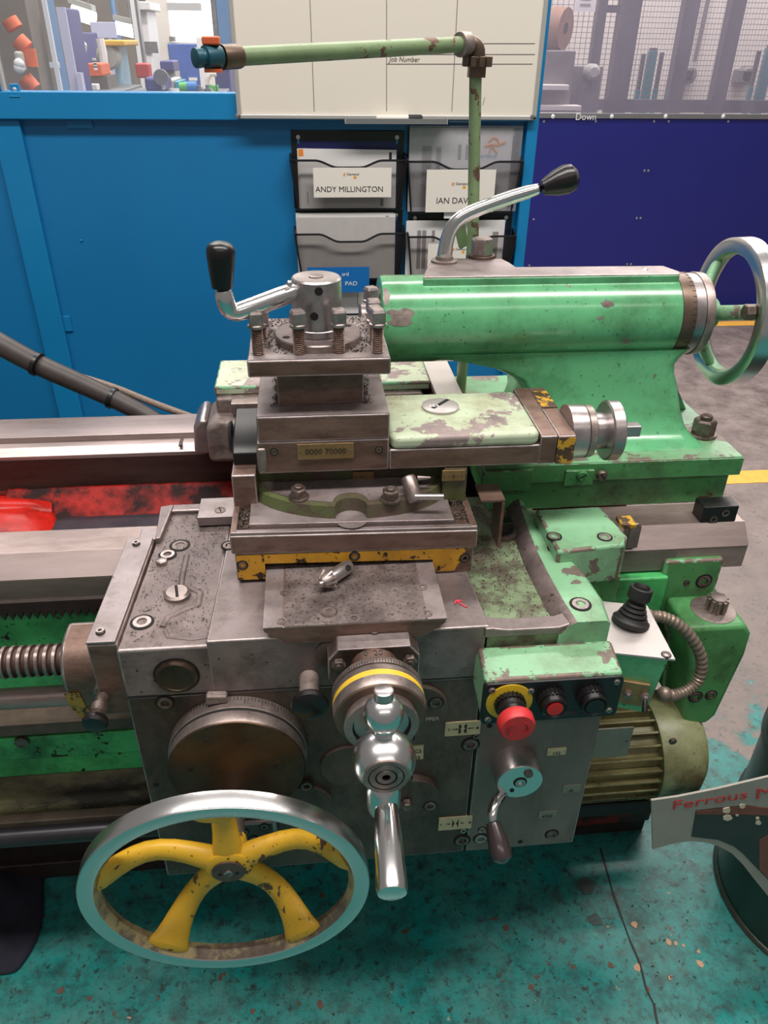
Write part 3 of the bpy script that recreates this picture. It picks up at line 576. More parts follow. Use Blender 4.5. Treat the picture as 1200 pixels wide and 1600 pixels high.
for i, (pt, pb, yt, w, lab) in enumerate(((1006, 994, 84, .035, 'thin teal bar leaning leftmost of three in the cage'), (1019, 1008, 75, .07, 'wide teal bar, tallest of three in the cage'), (1034, 1022, 82, .035, 'thin teal bar rightmost of three in the cage'),
                              (1186, 1168, 80, .035, 'thin teal bar beside the second socket'), (1200, 1188, 70, .08, 'wide teal bar at the right edge'))):
    x = at((pt+pb)/2, 120, y=6.8).x; z = at(pt, yt, y=6.8).z
    tt = thing('teal_bar', lab, 'bar', (x, 6.8, 0), 'teal stock bars in the cage')
    MB().box(x-w/2, x+w/2, 6.78, 6.82, 0, z-(.25 if w < .05 else .02)).build('bar', 'teal_bar', tt, bev=.003)
    MB().box(x-w*.4, x+w*.4, 6.785, 6.815, z-(.25 if w < .05 else .02), z).build('bar_end', 'cage_post', tt)
for px, py, lab in ((1078, 117, 'grey round wall socket hanging on a conduit between cage posts'), (1170, 118, 'pale grey wall socket beside the right thin teal bar')):
    p = at(px, py, y=7.5); tt = thing('wall_socket', lab, 'socket', (p.x, 7.55, p.z), 'sockets on the cage back wall')
    MB().lathe(p+Vector((0, .1, 0)), NY, [(0, .075), (.08, .075), (.1, .055)], 20).build('housing', 'hall_machine', tt); MB().box(p.x-.11, p.x+.05, 7.5, 7.6, p.z-.07, p.z+.05).build('plug_box', 'mill_grey', tt, bev=.02)
    if px < 1100: MB().cyl((p.x+.05, 7.57, p.z+.1), (p.x+.12, 7.57, 3.6), .018, n=8).build('conduit', 'mill_grey', tt); MB().cyl((p.x, 7.57, p.z-.1), (p.x-.02, 7.57, .5), .006, n=6).build('cable', 'mill_grey', tt)
# roll of brown board on a stand
c = at(884, 45, y=5.7); t = thing('material_roll', 'brown roll with a hollow core behind the clear curtain', 'roll', (c.x, 5.9, 0))
ax = Vector((-.75, .65, .05)); ra = .118
MB().lathe(c, ax, [(.01, .03), (0, .035), (0, ra), (.7, ra), (.7, .03)], 28, mats=[1,0,0,0]).build('roll', ['wood_roll', 'dark_hole'], t)
MB().box(c.x-.45, c.x+.05, 5.8, 6.3, 0, c.z-.11).build('stand', 'hall_machine', t, bev=.01)
t, _ = cbox('shelf_machine', 'hall_machine', 'grey machine with stacked shelf ledges left of the cage', 'machine', 838, 78, 892, 150, 5.6, .12)
for py in (132, 164, 174):
    z = at(860, py, y=5.55).z; MB().box(_[0]-.1, _[1]-.05+(.1 if py > 140 else 0), 5.5, 5.6, z-.03, z).build('shelf_ledge', 'hall_wall', t, bev=.004)
p = at(921, 112, y=5.9); MB().lathe(p, NY, [(0, .05), (.08, .05), (.1, .03)], 14).build('gauge', 'hall_grey', t)
x0, x1, z0, z1 = rect2(893, 104, 932, 178, 5.9); MB().box(x0, x1, 5.9, 6.1, 0, z1).build('side_cabinet', 'hall_steel', t)
x0, x1, z0, z1 = rect2(902, -20, 931, 18, 6.2); t = thing('notice_sheet', 'white printed notice hung on the wire cage', 'notice', ((x0+x1)/2, 6.22, z0))
MB().box(x0, x1, 6.215, 6.22, z0, z1).build('sheet', 'paper', t)
for k in range(3): MB().box(x0+.04, x1-.04, 6.213, 6.215, z0+.03+k*.035, z0+.045+k*.035).build('print_line', 'ink_pale', t)

# ================================================================== WHITEBOARD AND WALL FILES
BY = WY-.02
bx0, bx1 = at(364, 100, y=BY-.02).x, at(847, 100, y=BY-.02).x; bz = at(600, 187, y=BY-.02).z; FWD = .012
t = thing('whiteboard', 'large whiteboard with aluminium frame and ruled job columns', 'whiteboard', ((bx0+bx1)/2, BY-.01, bz))
MB().box(bx0+.01, bx1-.01, BY-.016, BY-.002, bz+.008, 2.25).build('board', 'whiteboard', t)
for q in ((bx0, bx0+FWD), (bx1-FWD, bx1)): MB().box(q[0], q[1], BY-.022, BY-.001, bz, 2.25).build('frame_side', 'alu', t, bev=.003)
MB().box(bx0, bx1, BY-.022, BY-.001, bz, bz+FWD).build('frame_bottom', 'alu', t, bev=.003)
for px, py in ((371, 181), (832, 182)): MB().lathe(at(px, py, y=BY-.022), NY, [(0, .006), (.002, .006), (.003, .003)], 14).build('corner_screw', 'alu_dark', t)
def bline(p0, p1, w=.0016, name='ruled_line'):
    a, b = at(*p0, y=BY-.0165), at(*p1, y=BY-.0165); d = b-a; n = Vector((-d.z, 0, d.x)).normalized()
    MB().obox((a+b)/2, d/2, n*w/2, (0, .0003, 0)).build(name, 'board_line', t)
bline((482, -60), (491, 174)); bline((604, -60), (604, 174)); bline((718, -60), (706, 174))
bline((735, 68), (836, 68)); bline((604, 85), (836, 85)); bline((604, 100), (832, 100))
a = at(608, 96, y=BY-.017); text('handwriting', 'Job Number', .0165, (a.x, BY-.0168, a.z), PX, PZ, 'board_line', t, shear=.2)
a = at(733, 95, y=BY-.017); text('handwriting', 'Date', .0165, (a.x-.012, BY-.0168, a.z), PX, PZ, 'board_line', t, shear=.2)
a = at(756, 158, y=BY-.017); MB().obox(a, (.002, 0, .01), (.0005, 0, 0), (0, .0003, 0)).build('pen_stroke', 'board_line', t)
# pen tray with marker
x0, x1, z0, z1 = rect2(540, 185, 698, 194, BY-.05); t = thing('pen_tray', 'narrow grey pen tray clipped under the whiteboard', 'tray', ((x0+x1)/2, BY-.04, z0))
MB().prism([(BY-.055, z0), (BY-.001, z0), (BY-.001, z0+.02), (BY-.004, z0+.02), (BY-.004, z0+.004), (BY-.051, z0+.004), (BY-.051, z0+.013), (BY-.055, z0+.013)], 'x', x0, x1).build('tray_channel', 'alu_dark', t)
for x in (x0-.002, x1): MB().box(x, x+.002, BY-.055, BY-.001, z0, z0+.016).build('end_cap', 'alu', t)
a, b, c = at(588, 185, y=BY-.03).x, at(638, 185, y=BY-.03).x, at(660, 185, y=BY-.03).x; zc = z0+.013
t = thing('marker_pen', 'white marker pen with dark grey cap lying in the pen tray', 'pen', ((a+c)/2, BY-.03, z0+.004))
MB().lathe((a, BY-.03, zc), PX, [(0, .006), (.003, .008), (b-a, .008)], 16).build('barrel', 'card', t); MB().lathe((b, BY-.03, zc), PX, [(0, .009), (c-b-.004, .009), (c-b, .006)], 16).build('cap', 'ink', t)
x0, x1, z0, z1 = rect2(702, 189, 742, 191, BY); MB().box(x0, x1, BY-.003, BY, z0, z0+.003).build('cable_clip', 'hall_pale_blue', wall)

# wall files: black back plate, mesh pocket with a dipped rim; two columns hung on the panel
FY = WY+.012                                                          # face of the blue panel
def wall_file(label, px0, px1, py_top, py_rimside, py_rimmid, py_bot, row):
    x0, x1 = at(px0, py_rimside, y=FY-.03).x, at(px1, py_rimside, y=FY-.03).x
    zt, zr, zm, zb = (at((px0+px1)/2, p, y=FY-.03).z for p in (py_top, py_rimside, py_rimmid, py_bot))
    t = thing('wall_file', label, 'wall file', ((x0+x1)/2, FY-.02, zb), 'black mesh wall files')
    MB().box(x0+.004, x1-.004, FY-.006, FY-.002, zb, zt).build('back_plate', 'file_black', t, bev=.002)
    MB().box(x0+.02, x1-.02, FY-.0065, FY-.006, zb, zt-.028).build('back_sheet', 'navy_dark', t)
    D = .055; rim = []
    for k in range(33):
        u = k/32; dip = (zr-zm)*max(0, min(1, (1-abs(u-.5)/.29)*1.5)); s = dip/(zr-zm+1e-9); s = s*s*(3-2*s)
        rim.append(Vector((x0+(x1-x0)*u, FY-D, zr-(zr-zm)*s)))
    MB().tube([Vector((x0, FY-.004, zr+.012))]+rim+[Vector((x1, FY-.004, zr+.012))], .0032, 8).build('rim_wire', 'file_black', t)
    ins = .016
    v = rim+[Vector((x0+ins+(x1-x0-2*ins)*k/32, FY-.03, zb)) for k in range(33)]
    MB().add(v, [(k, k+1, 34+k, 33+k) for k in range(32)]).build('mesh_pocket', 'mesh_front', t)
    for s, xx, xb_ in ((-1, x0, x0+ins), (1, x1, x1-ins)):
        MB().add([(xx, FY-D, zr), (xx, FY-.004, zr+.012), (xb_, FY-.004, zb), (xb_, FY-.03, zb)], [(0,1,2,3)]).build('side_mesh', 'file_black', t)
        MB().tube([(xx, FY-D, zr), (xb_, FY-.03, zb)], .003, 6).build('side_wire', 'file_black', t)
    MB().box(x0+ins, x1-ins, FY-.032, FY-.004, zb-.004, zb).build('pocket_floor', 'file_black', t)
    if row == 0 or row == 1:
        for x in (x0+.024, x1-.024):
            MB().lathe((x, FY-.006, zt-.018), NY, [(0, .006), (.002, .006), (.003, .002)], 12).build('hanging_screw', 'alu', t)
            MB().box(x-.003, x+.003, FY-.0072, FY-.006, zt-.034, zt-.022).build('keyhole', 'blue_frame', t)
    return t, x0, x1, zb, zr
A_ = wall_file('black mesh wall file, top of the left column, under the pen tray', 454, 634, 205, 249, 260, 327, 0)
B_ = wall_file('black mesh wall file, top of the right column, behind the green pipe', 636, 814, 200, 251, 263, 331, 0)
C_ = wall_file('black mesh wall file in the middle of the left column', 461, 632, 329, 363, 375, 436, 1)
D_ = wall_file('black mesh wall file in the middle of the right column behind the lever', 637, 803, 333, 367, 379, 440, 1)
E_ = wall_file('black mesh wall file, lowest of the left column behind the tool post', 466, 630, 440, 486, 487.5, 520, 2)
def sheets(name, label, px0, py0, px1, py1, Y, mat='paper', n=3, th=.0012, tilt=0.0, zb=None):
    a, b = at(px0, py0, y=Y), at(px1, py0, y=Y); z1 = a.z; z0 = at((px0+px1)/2, py1, y=Y).z if zb is None else zb
    t = thing(name, label, 'papers', ((a.x+b.x)/2, Y, z0))
    for k in range(n):
        dx = random.uniform(-.004, .004); dz = random.uniform(-.003, .002); y = Y+k*th*2
        MB().loft([(a.x+dx, y, z0), (b.x+dx, y, z0), (b.x+dx, y, z1+dz-tilt), (a.x+dx, y, z1+dz)], [(a.x+dx, y+th, z0), (b.x+dx, y+th, z0), (b.x+dx, y+th, z1+dz-tilt), (a.x+dx, y+th, z1+dz)]).build('sheet', mat, t)
    return t
def mark(t, px0, py0, px1, py1, Y, mat, name='print_mark'):
    x0, x1, z0, z1 = rect2(px0, py0, px1, py1, Y); MB().box(x0, x1, Y-.0004, Y, z0, z1).build(name, mat, t)
P1 = FY-.026
t = sheets('paper_stack', 'white sheets in the top left wall file behind the wide name card', 465, 232, 618, 322, P1, tilt=.004, zb=A_[3]+.002)
mark(t, 608, 238, 612, 252, P1, 'ink'); mark(t, 466, 233, 474, 244, P1, 'orange_ink'); mark(t, 494, 262, 501, 270, P1, 'orange_ink'); mark(t, 480, 300, 482, 318, P1, 'ink_pale'); mark(t, 594, 310, 599, 322, P1, 'ink_pale')
t = sheets('paper_stack', 'white sheets in a clear pocket in the top right wall file', 642, 201, 804, 325, P1, n=2, zb=B_[3]+.002)
for px, w, a, b in ((660, 5, 228, 330), (669, 3, 228, 300), (682, 4, 230, 310), (716, 4, 226, 250), (728, 3, 226, 250), (742, 3, 226, 250), (768, 8, 290, 304)): mark(t, px, a, px+w, b, P1, 'ink_pale')
a = at(776, 216, y=P1-.001)
MB().tube([at(757, 229, y=P1-.001), at(768, 226, y=P1-.001), at(778, 227, y=P1-.001), at(790, 222, y=P1-.001)], .003, 6).tube([at(764, 240, y=P1-.001), at(768, 228, y=P1-.001), at(777, 240, y=P1-.001)], .0026, 6).tube([at(763, 222, y=P1-.001), at(770, 215, y=P1-.001), at(777, 217, y=P1-.001), at(779, 224, y=P1-.001)], .003, 6).build('orange_emblem', 'orange_ink', t)
a = at(744, 247, y=P1-.001); text('logo_lettering', 'Deritend', .0165, (a.x, P1-.0006, a.z), PX, PZ, 'teal_ink', t)
PP = FY-.032; x0, x1, z0, z1 = rect2(640, 196, 806, 322, PP); MB().box(x0, x1, PP-.0006, PP, B_[3]+.002, z1).build('clear_pocket', 'poly_pocket', t)
t = sheets('paper_stack', 'grey covered drawings in the middle left wall file', 463, 334, 616, 430, P1, n=3, zb=C_[3]+.002)
mark(t, 603, 337, 607, 346, P1, 'ink_pale'); mark(t, 510, 398, 526, 400, P1, 'ink'); mark(t, 512, 392, 516, 394, P1, 'ink_pale')
for k in range(5):
    for j in range(3): mark(t, 600+j*5, 372+k*8, 603+j*5, 376+k*8, P1, 'ink_pale')
x0, x1, z0, z1 = rect2(463, 340, 616, 430, P1-.003); MB().box(x0, x1, P1-.004, P1-.003, C_[3]+.002, z1).build('drawing_cover', 'paper_grey', t)
t = sheets('paper_stack', 'white sheets in the middle right wall file behind the lever', 637, 345, 790, 430, P1, n=3, zb=D_[3]+.002)
for px, a, b in ((652, 360, 420), (660, 360, 420), (675, 360, 378), (770, 362, 420)): mark(t, px, a, px+4, b, P1, 'ink_pale')
t = sheets('paper_stack', 'white sheets in the lowest left wall file behind the tool post', 470, 450, 622, 486, P1, n=2, zb=E_[3]+.002); mark(t, 558, 455, 559.5, 480, P1, 'ink_pale')
# name cards
def name_card(label, px0, py0, px1, py1, name, npx, npy, size, lpx, lpy, lsize, Y=FY-.058):
    x0, x1, z0, z1 = rect2(px0, py0, px1, py1, Y); t = thing('name_card', label, 'card', ((x0+x1)/2, Y, z0))
    MB().box(x0, x1, Y-.001, Y, z0, z1).build('card', 'card', t)
    a = at(npx, npy, y=Y); text('name_lettering', name, size, (a.x, Y-.0014, a.z), PX, PZ, 'ink', t)
    a = at(lpx, lpy, y=Y); text('logo_lettering', 'Deritend', lsize, (a.x, Y-.0014, a.z), PX, PZ, 'ink', t)
    s = lsize*.5; e = Vector((a.x-lsize*.75, Y-.0012, a.z+s*.5))
    MB().tube([e+Vector((-s, 0, 0)), e+Vector((0, 0, .15*s)), e+Vector((s*.9, 0, .35*s))], s*.16, 6).tube([e+Vector((-.6*s, 0, -s)), e+Vector((-.1*s, 0, 0)), e+Vector((.6*s, 0, -s))], s*.15, 6).tube([e+Vector((-.4*s, 0, .3*s)), e+Vector((.1*s, 0, .9*s)), e+Vector((.5*s, 0, .3*s))], s*.15, 6).build('emblem', 'orange_ink', t)
    MB().box(a.x+lsize*2.0, a.x+lsize*2.9, Y-.0012, Y-.001, a.z-lsize*1.0, a.z-lsize*.25).build('amber_badge', 'amber_ink', t)
    return t
name_card('wide white name card with long capital lettering on the left wall file', 489, 262, 611, 308, 'ANDY MILLINGTON', 493, 300, .0218, 542, 274, .0095)
name_card('tall white name card partly behind the green pipe', 667, 265, 770, 331, 'IAN DAVIES', 681, 318, .024, 712, 289, .0105)
t = name_card('small white name card half hidden by the chrome lever', 669, 381, 752, 432, ' ', 681, 430, .02, 712, 391, .0095)
x0, x1, z0, z1 = rect2(480, 418, 577, 456, FY-.062); t = thing('pad_card', 'blue card with white lettering behind the tool post cap', 'card', ((x0+x1)/2, FY-.062, z0))
MB().box(x0, x1, FY-.063, FY-.062, z0, z1).build('card', 'card_blue', t)
a = at(539, 446, y=FY-.063); text('lettering', 'PAD', .0175, (a.x, FY-.0635, a.z), PX, PZ, 'white_ink', t, sx=1.15)
a = at(534, 431, y=FY-.063); text('lettering', 'ard', .0165, (a.x, FY-.0635, a.z), PX, PZ, 'white_ink', t)
x0, x1, z0, z1 = rect2(694, 330, 730, 341, FY-.05); tag(MB().box(x0, x1, FY-.051, FY-.05, z0, z1).build('label_slip', 'paper'), 'small white slip tucked below the tall name card', 'label')
# ================================================================== LATHE BED
BX0, BX1 = -1.75, .676
bed = thing('lathe_bed', 'long lathe bed with steel ways, green front, red inside and chip tray', 'lathe bed', (-.4, 1.2, 0))
MB().prism([(.931, .789), (.931, .83), (.958, .858), (1.018, .858), (1.018, .78), (.96, .78)], 'x', BX0, BX1).build('front_way', 'way_brown', bed, bev=.0015)
MB().prism([(.9303, .83), (.9573, .8585), (.9583, .8585), (.9318, .8305)], 'x', BX0, BX1).build('way_face', 'way', bed)
MB().box(BX0, .56, .9302, .9315, .79, .828).build('way_front', 'way_green', bed)
MB().prism([(1.305, .745), (1.305, .838), (1.321, .85), (1.338, .85), (1.34, .844), (1.345, .844), (1.347, .858), (1.432, .858), (1.432, .745)], 'x', BX0, BX1).build('rear_way', 'way', bed, bev=.0012)
MB().box(BX0, .55, 1.303, 1.3055, .765, .832).build('way_flank', 'way_dark', bed)
for px in (281,):
    p = at(px, 697, z=.851); MB().box(p.x-.003, p.x+.003, 1.306, 1.336, .849, .8512).build('joint_mark', 'way_dark', bed)
# red inside of the bed: rear wall, ribbed floor with openings, rounded chip chute
MB().box(BX0, .64, 1.29, 1.31, .45, .77).build('inner_wall', 'red_base', bed)
MB().box(BX0, .64, 1.02, 1.04, .45, .79).build('front_rib_wall', 'red_base', bed)
def rrect(x0, x1, y0, y1, r, n=6):
    pts = []
    for cx, cy, a0 in ((x1-r, y0+r, -90), (x1-r, y1-r, 0), (x0+r, y1-r, 90), (x0+r, y0+r, 180)):
        pts += [(cx+r*math.cos(math.radians(a0+90*k/n)), cy+r*math.sin(math.radians(a0+90*k/n))) for k in range(n+1)]
    return pts
MB().box(BX0, .64, 1.03, 1.3, .52, .54).build('inner_floor', 'soot', bed)
p = at(180, 800, z=.735)
MB().prism(rrect(p.x-.115, p.x+.14, 1.05, 1.258, .03), 'z', .70, .735).build('rib_opening', 'rib_dark', bed, bev=.004)
MB().prism([(1.252, .7), (1.3, .70), (1.3, .778), (1.285, .77), (1.262, .737), (1.252, .732)], 'x', p.x-.2, p.x+.4).build('cross_rib', 'red_bed', bed, bev=.006)
MB().prism([(1.04, .66), (1.3, .66), (1.3, .72), (1.04, .72)], 'x', p.x-.15, p.x+.35).build('cross_rib', 'red_base', bed, bev=.004)
q = at(20, 815, z=.76); MB().lathe((q.x-.075, q.y+.02, .63), PZ, [(0, .15), (.08, .148), (.115, .13), (.135, .09), (.142, 0)], 40).build('chip_chute', 'red_chute', bed)
q = at(30, 760, z=.78); MB().tube([(q.x-.5, 1.25, .75), (q.x-.07, 1.25, .752), (q.x+.01, 1.26, .742), (q.x+.05, 1.275, .728)], .03, 16).build('chute_rim', 'red_chute', bed)
# green front with rack, screw, rods
MB().box(BX0, .55, .916, 1.03, .43, .786).build('front_web', 'green_bed', bed, bev=.004)
RKY = .906; zr0, zr1, zr2 = (at(150, p_, y=RKY).z for p_ in (936, 950, 963))
MB().box(BX0, .45, RKY+.002, .93, zr1-.001, .787).build('rack_backing', 'soot', bed)
rk = MB(); pitch = .0115; n = int((.45-BX0)/pitch)
pts = [(BX0, zr0)]
for k in range(n): pts += [(BX0+k*pitch, zr1), (BX0+(k+.5)*pitch, zr2)]
pts += [(BX0+n*pitch, zr1), (BX0+n*pitch, zr0)]
rk.prism(pts[::-1], 'y', RKY, .917); rk.build('gear_rack', 'soot', bed, smooth=0)
LSX = at(90, 1035, y=.80).x
prof = []; x = 0; pp = .0117
while x < (LSX-BX0+.15): prof += [(x, .0225), (x+.0045, .0225), (x+.0062, .0188), (x+.0100, .0188)]; x += pp
MB().lathe((BX0, .835, .7595), PX, prof, 28, mats=[0 if (k % 4) == 0 else 1 for k in range(len(prof)-1)]).build('lead_screw', ['steel_dull', 'way_dark'], bed)
MB().cyl((BX0, .84, .6855), (.5, .84, .6855), .0155, n=24).build('feed_rod', 'way_brown', bed)
zl0, zl1 = at(50, 1149, y=.885).z, at(50, 1131, y=.885).z
MB().prism([(.885, zl0), (.885, zl1), (.92, zl1+.004), (.92, zl0-.003)], 'x', BX0, .4).build('wiring_ledge', 'rust_bar', bed, bev=.002)
MB().box(BX0, .4, .905, .917, at(50, 1186, y=.905).z, at(50, 1152, y=.905).z).build('front_skirt', 'green_bed', bed, bev=.002)
q = at(35, 1157, y=.905); MB().lathe(q, NY, [(0, .012), (.006, .011), (.008, .004)], 16).build('skirt_bolt', 'bolt', bed)
# chip tray and base
TY = .862; zl = at(60, 1280, y=TY).z
MB().prism([(TY+.01, zl-.012), (.90, zl-.014), (.93, zl), (1.0, zl+.05), (1.0, zl+.056), (.925, zl+.006), (.90, zl-.008), (TY+.01, zl-.006)], 'x', BX0, .30).build('chip_tray', 'tray', bed)
MB().box(BX0, .30, TY-.006, TY+.012, zl-.02, zl+.003).build('tray_lip', 'rust_bar', bed, bev=.0015)
MB().tube([(BX0, TY-.012, zl-.024), (.30, TY-.012, zl-.024)], .017, 16).build('tray_edge', 'dark_rail', bed)
MB().box(BX0, .60, 1.03, 1.40, .0, .46).build('pedestal', 'soot', bed, bev=.004)
zb = at(900, 1252, y=.95).z
MB().tube([(.30, .95, zb), (.72, .95, zb)], .022, 16).build('tray_rail', 'dark_rail', bed)
MB().box(.30, .74, .955, 1.05, zb+.018, zb+.026).build('tray_shelf', 'steel_dull', bed, bev=.002)
MB().box(.25, .70, 1.0, 1.1, .05, .105).build('plinth_edge', 'red_base', bed, bev=.004)
MB().box(BX0, .70, 1.012, 1.4, 0, .05).build('plinth', 'soot', bed, bev=.004)
# right end: end bracket carrying lead screw and feed rod
BR = MB(); BYF = .87
xs = at(1062, 930, y=BYF).x; xe = .662
MB().prism([(xs-.004, .812), (.638, .812), (.638, .742), (.658, .728), (xe, .66), (xe-.012, .545), (xs+.05, .53), (xs+.03, .66), (xs-.004, .73)], 'y', .922, .955).build('end_bracket', 'green_base', bed, bev=.005, seg=3)
ZSH = .742; CYB = .884; CXB = at(1103, 938, z=ZSH).x
MB().prism([(xs+.012, ZSH), (.652, ZSH), (.6655, ZSH-.02), (.667, .68), (.652, .545), (.640, .527), (xs+.052, .527), (xs+.034, .66), (xs+.012, .72)], 'y', .843, .925).build('bracket_face', 'green_base', bed, bev=.008, seg=4)
MB().lathe((CXB, CYB, ZSH-.0005), PZ, [(0, .0345), (.0012, .0345), (.0016, .033)], 36).build('bearing_cap', 'steel_dull', bed)
pn = MB(); pn.lathe((CXB+.004, CYB, ZSH+.001), PZ, [(0, .012), (.024, .012), (.025, .008)], 20)
for k in range(10):
    an = 2*math.pi*k/10; pn.obox((CXB+.004+.0135*math.cos(an), CYB+.0135*math.sin(an), ZSH+.0125), (.0028*math.cos(an), .0028*math.sin(an), 0), (-.0022*math.sin(an), .0022*math.cos(an), 0), (0, 0, .0105))
pn.build('splined_shaft', 'steel_dull', bed)
socket_screw(at(1100, 908, y=.9215), NY, .0105, bed, 'bolt'); socket_screw(at(1073, 911, y=.9215), NY, .004, bed, 'bolt')
socket_screw(at(1087, 1089, y=.8425), NY, .0095, bed, 'bolt'); socket_screw(at(1111, 1086, y=.8425), NY, .008, bed, 'bolt')
MB().box(.33, .56, .955, 1.0, .46, .79).build('end_web', 'green_bed', bed, bev=.01)
# bed end: block with two holes, wiper
x0, x1, z0, z1 = rect2(1101, 793, 1147, 820, .957)
o = MB().box(x0, x1, .957, .988, .8585, z1).build('stop_block', 'black', bed, bev=.0015)
for px, py in ((1115, 812), (1134, 802)): socket_screw(at(px, py, y=.9568), NY, .0062, bed, 'bolt', proud=.0005)

# ================================================================== TAILSTOCK
TX, TYc, TZ = (0, 1.16, 1.13); TR = .066
ts = thing('tailstock', 'light green lathe tailstock with chrome lock lever and handwheel', 'tailstock', (.47, 1.16, .858))
tsx0, tsx1 = .262, .674
MB().box(tsx0+.01, tsx1-.006, 1.018, 1.37, .858, .915).build('base_slide', 'green_base', ts, bev=.003)
MB().box(tsx0, tsx1+.004, 1.01, 1.375, .913, .9465).build('base_flange', 'flange_green', ts, bev=.0025)
MB().box(tsx0-.001, tsx1+.005, 1.0085, 1.012, .9135, .944).build('flange_face', 'green_base', ts, bev=.001)
x0, x1, z0, z1 = rect2(757, 728, 829, 765, 1.006); MB().box(x0, x1, 1.003, 1.02, z0, .94).build('key_block', 'green_base', ts, bev=.002)
x0, x1, z0, z1 = rect2(884, 735, 925, 756, 1.007); MB().box(x0, x1, 1.004, 1.02, z0, z1).build('key_block', 'green_base', ts, bev=.0015)
for px in (909, 940): slot_screw(at(px, 742, y=1.004), NY, .0088, ts, 'green_base' if px == 909 else 'bolt', .006, .5 if px == 909 else 2.2, 'adjusting_screw')
# body casting: waisted web between base and barrel
def ring_web(z, x0, x1, y0, y1, r=.02): return [(a, b, z) for a, b in rrect(x0, x1, y0, y1, r, 4)]
lev = [(.945, .318, .632, 1.035, 1.30, .02), (.952, .33, .622, 1.06, 1.27, .02), (.965, .338, .612, 1.075, 1.25, .02), (.99, .342, .603, 1.085, 1.24, .02), (1.03, .335, .592, 1.092, 1.23, .02),
       (1.05, .318, .584, 1.095, 1.228, .02), (1.066, .285, .582, 1.097, 1.224, .02), (1.078, .23, .592, 1.10, 1.22, .02), (1.09, .16, .605, 1.102, 1.218, .02)]
rg = [ring_web(*l) for l in lev]; b = MB(); n = len(rg[0]); b.v = [p for g in rg for p in g]
for i in range(len(rg)-1): b.f += [[i*n+k, i*n+(k+1)%n, (i+1)*n+(k+1)%n, (i+1)*n+k] for k in range(n)]
b.f += [list(range(n-1,-1,-1)), [(len(rg)-1)*n+k for k in range(n)]]; b.mi = [0]*len(b.f)
b.build('body_web', 'green', ts, smooth=60)
XB0, XB1 = at(598, 480, y=1.1).x, at(1070, 480, y=1.1).x
MB().lathe((XB0, TYc, TZ), PX, [(0, TR-.004), (.002, TR-.001), (.006, TR), (XB1-XB0-.002, TR), (XB1-XB0, TR-.002)], 64).build('barrel', 'green', ts)
MB().lathe((XB0-.012, TYc, TZ), PX, [(0, .03), (0, .05), (.012, .05)], 40, caps=False).build('quill_ring', 'black', ts)
MB().lathe((XB0-.03, TYc, TZ), PX, [(0, .024), (.002, .026), (.04, .026)], 32).build('quill', 'steel_dull', ts)
chip = [(604, 487), (612, 483), (622, 486), (632, 481), (644, 484), (648, 490), (642, 498), (644, 506), (634, 510), (618, 510), (607, 506)]
def on_barrel(px, py, r):
    d = (FW + RT*((px-600.0)/F_PX) - UP*((py-800.0)/F_PX)); oy, oz = CAM.y-TYc, CAM.z-TZ
    A = d.y**2+d.z**2; B = oy*d.y+oz*d.z; Cc = oy*oy+oz*oz-r*r; t = (-B-math.sqrt(max(0, B*B-A*Cc)))/A; return CAM+d*t
def flake(pts, name='paint_flake', mat='cast', r=TR+.0003):
    cx = sum(p[0] for p in pts)/len(pts); cy = sum(p[1] for p in pts)/len(pts); n = len(pts)
    v = [on_barrel(*p, r) for p in pts]+[on_barrel((p[0]+cx)/2, (p[1]+cy)/2, r) for p in pts]+[on_barrel(cx, cy, r)]
    MB().add(v, [(i, (i+1)%n, n+(i+1)%n, n+i) for i in range(n)]+[(n+i, n+(i+1)%n, 2*n) for i in range(n)]).build(name, mat, ts)
flake(chip); flake([(939, 474), (947, 468), (958, 472), (960, 477), (950, 481), (942, 479)]); flake([(971, 533), (980, 529), (986, 534), (977, 538)]); flake([(932, 497), (940, 494), (944, 497), (936, 500)])
flake([(599, 449), (606, 452), (610, 462), (606, 474), (601, 478), (599, 465)])
# steel pad on top
ZP = TZ+TR+.006
def zpt(px, py, z=ZP): p = at(px, py, z=z); return (p.x, p.y)
pad = [zpt(661, 433), zpt(664, 424), zpt(672, 410), zpt(684, 403), zpt(784, 404), zpt(796, 410), zpt(806, 417), zpt(1036, 415), zpt(1062, 424), zpt(1066, 429)]
f0 = pad[0][1]; pad = [(x, max(y, f0)) for x, y in pad]
MB().prism(pad, 'z', TZ+.05, ZP-.002).build('pad_casting', 'green', ts, bev=.003)
MB().prism([(x, y+.001 if i in (0, 9) else y) for i, (x, y) in enumerate(pad)], 'z', ZP-.003, ZP).build('top_pad', 'steel_top', ts, bev=.0015)
MB().sphere(at(1008, 421, z=ZP), .005, 12, 6, PZ, .4).build('oil_ball', 'chrome', ts)
# lock lever, nut
p0 = at(694, 409, z=ZP); LY = p0.y
lp = [at(694, 409, y=LY), at(695, 395, y=LY), at(698, 374, y=LY), at(705, 354, y=LY), at(720, 338, y=LY), at(745, 327, y=LY), at(800, 307, y=LY), at(852, 292, y=LY)]
lever = MB().tube(lp, [.0135, .0118, .0112, .011, .011, .0108, .0105, .010], 20).build('lock_lever', 'chrome', ts, sub=1)
MB().lathe(p0, PZ, [(-.002, .021), (.003, .021), (.004, .014), (.009, .0135)], 28).build('lever_collar', 'steel_dull', ts)
d = (at(905, 273, y=LY)-lp[-1]).normalized(); L = (at(908, 272, y=LY)-lp[-1]).length
MB().lathe(lp[-1]-d*.004, d, [(0, .0115), (.004, .0125), (L*.35, .0185), (L*.65, .0215), (L*.85, .019), (L*.97, .010), (L, 0)], 28).build('lever_knob', 'black_gloss', ts)
hex_nut(at(752, 402, z=ZP), PZ, .0185, .030, ts, 'bolt_bright', 1.2, False, 'clamp_nut', 'brown_metal')
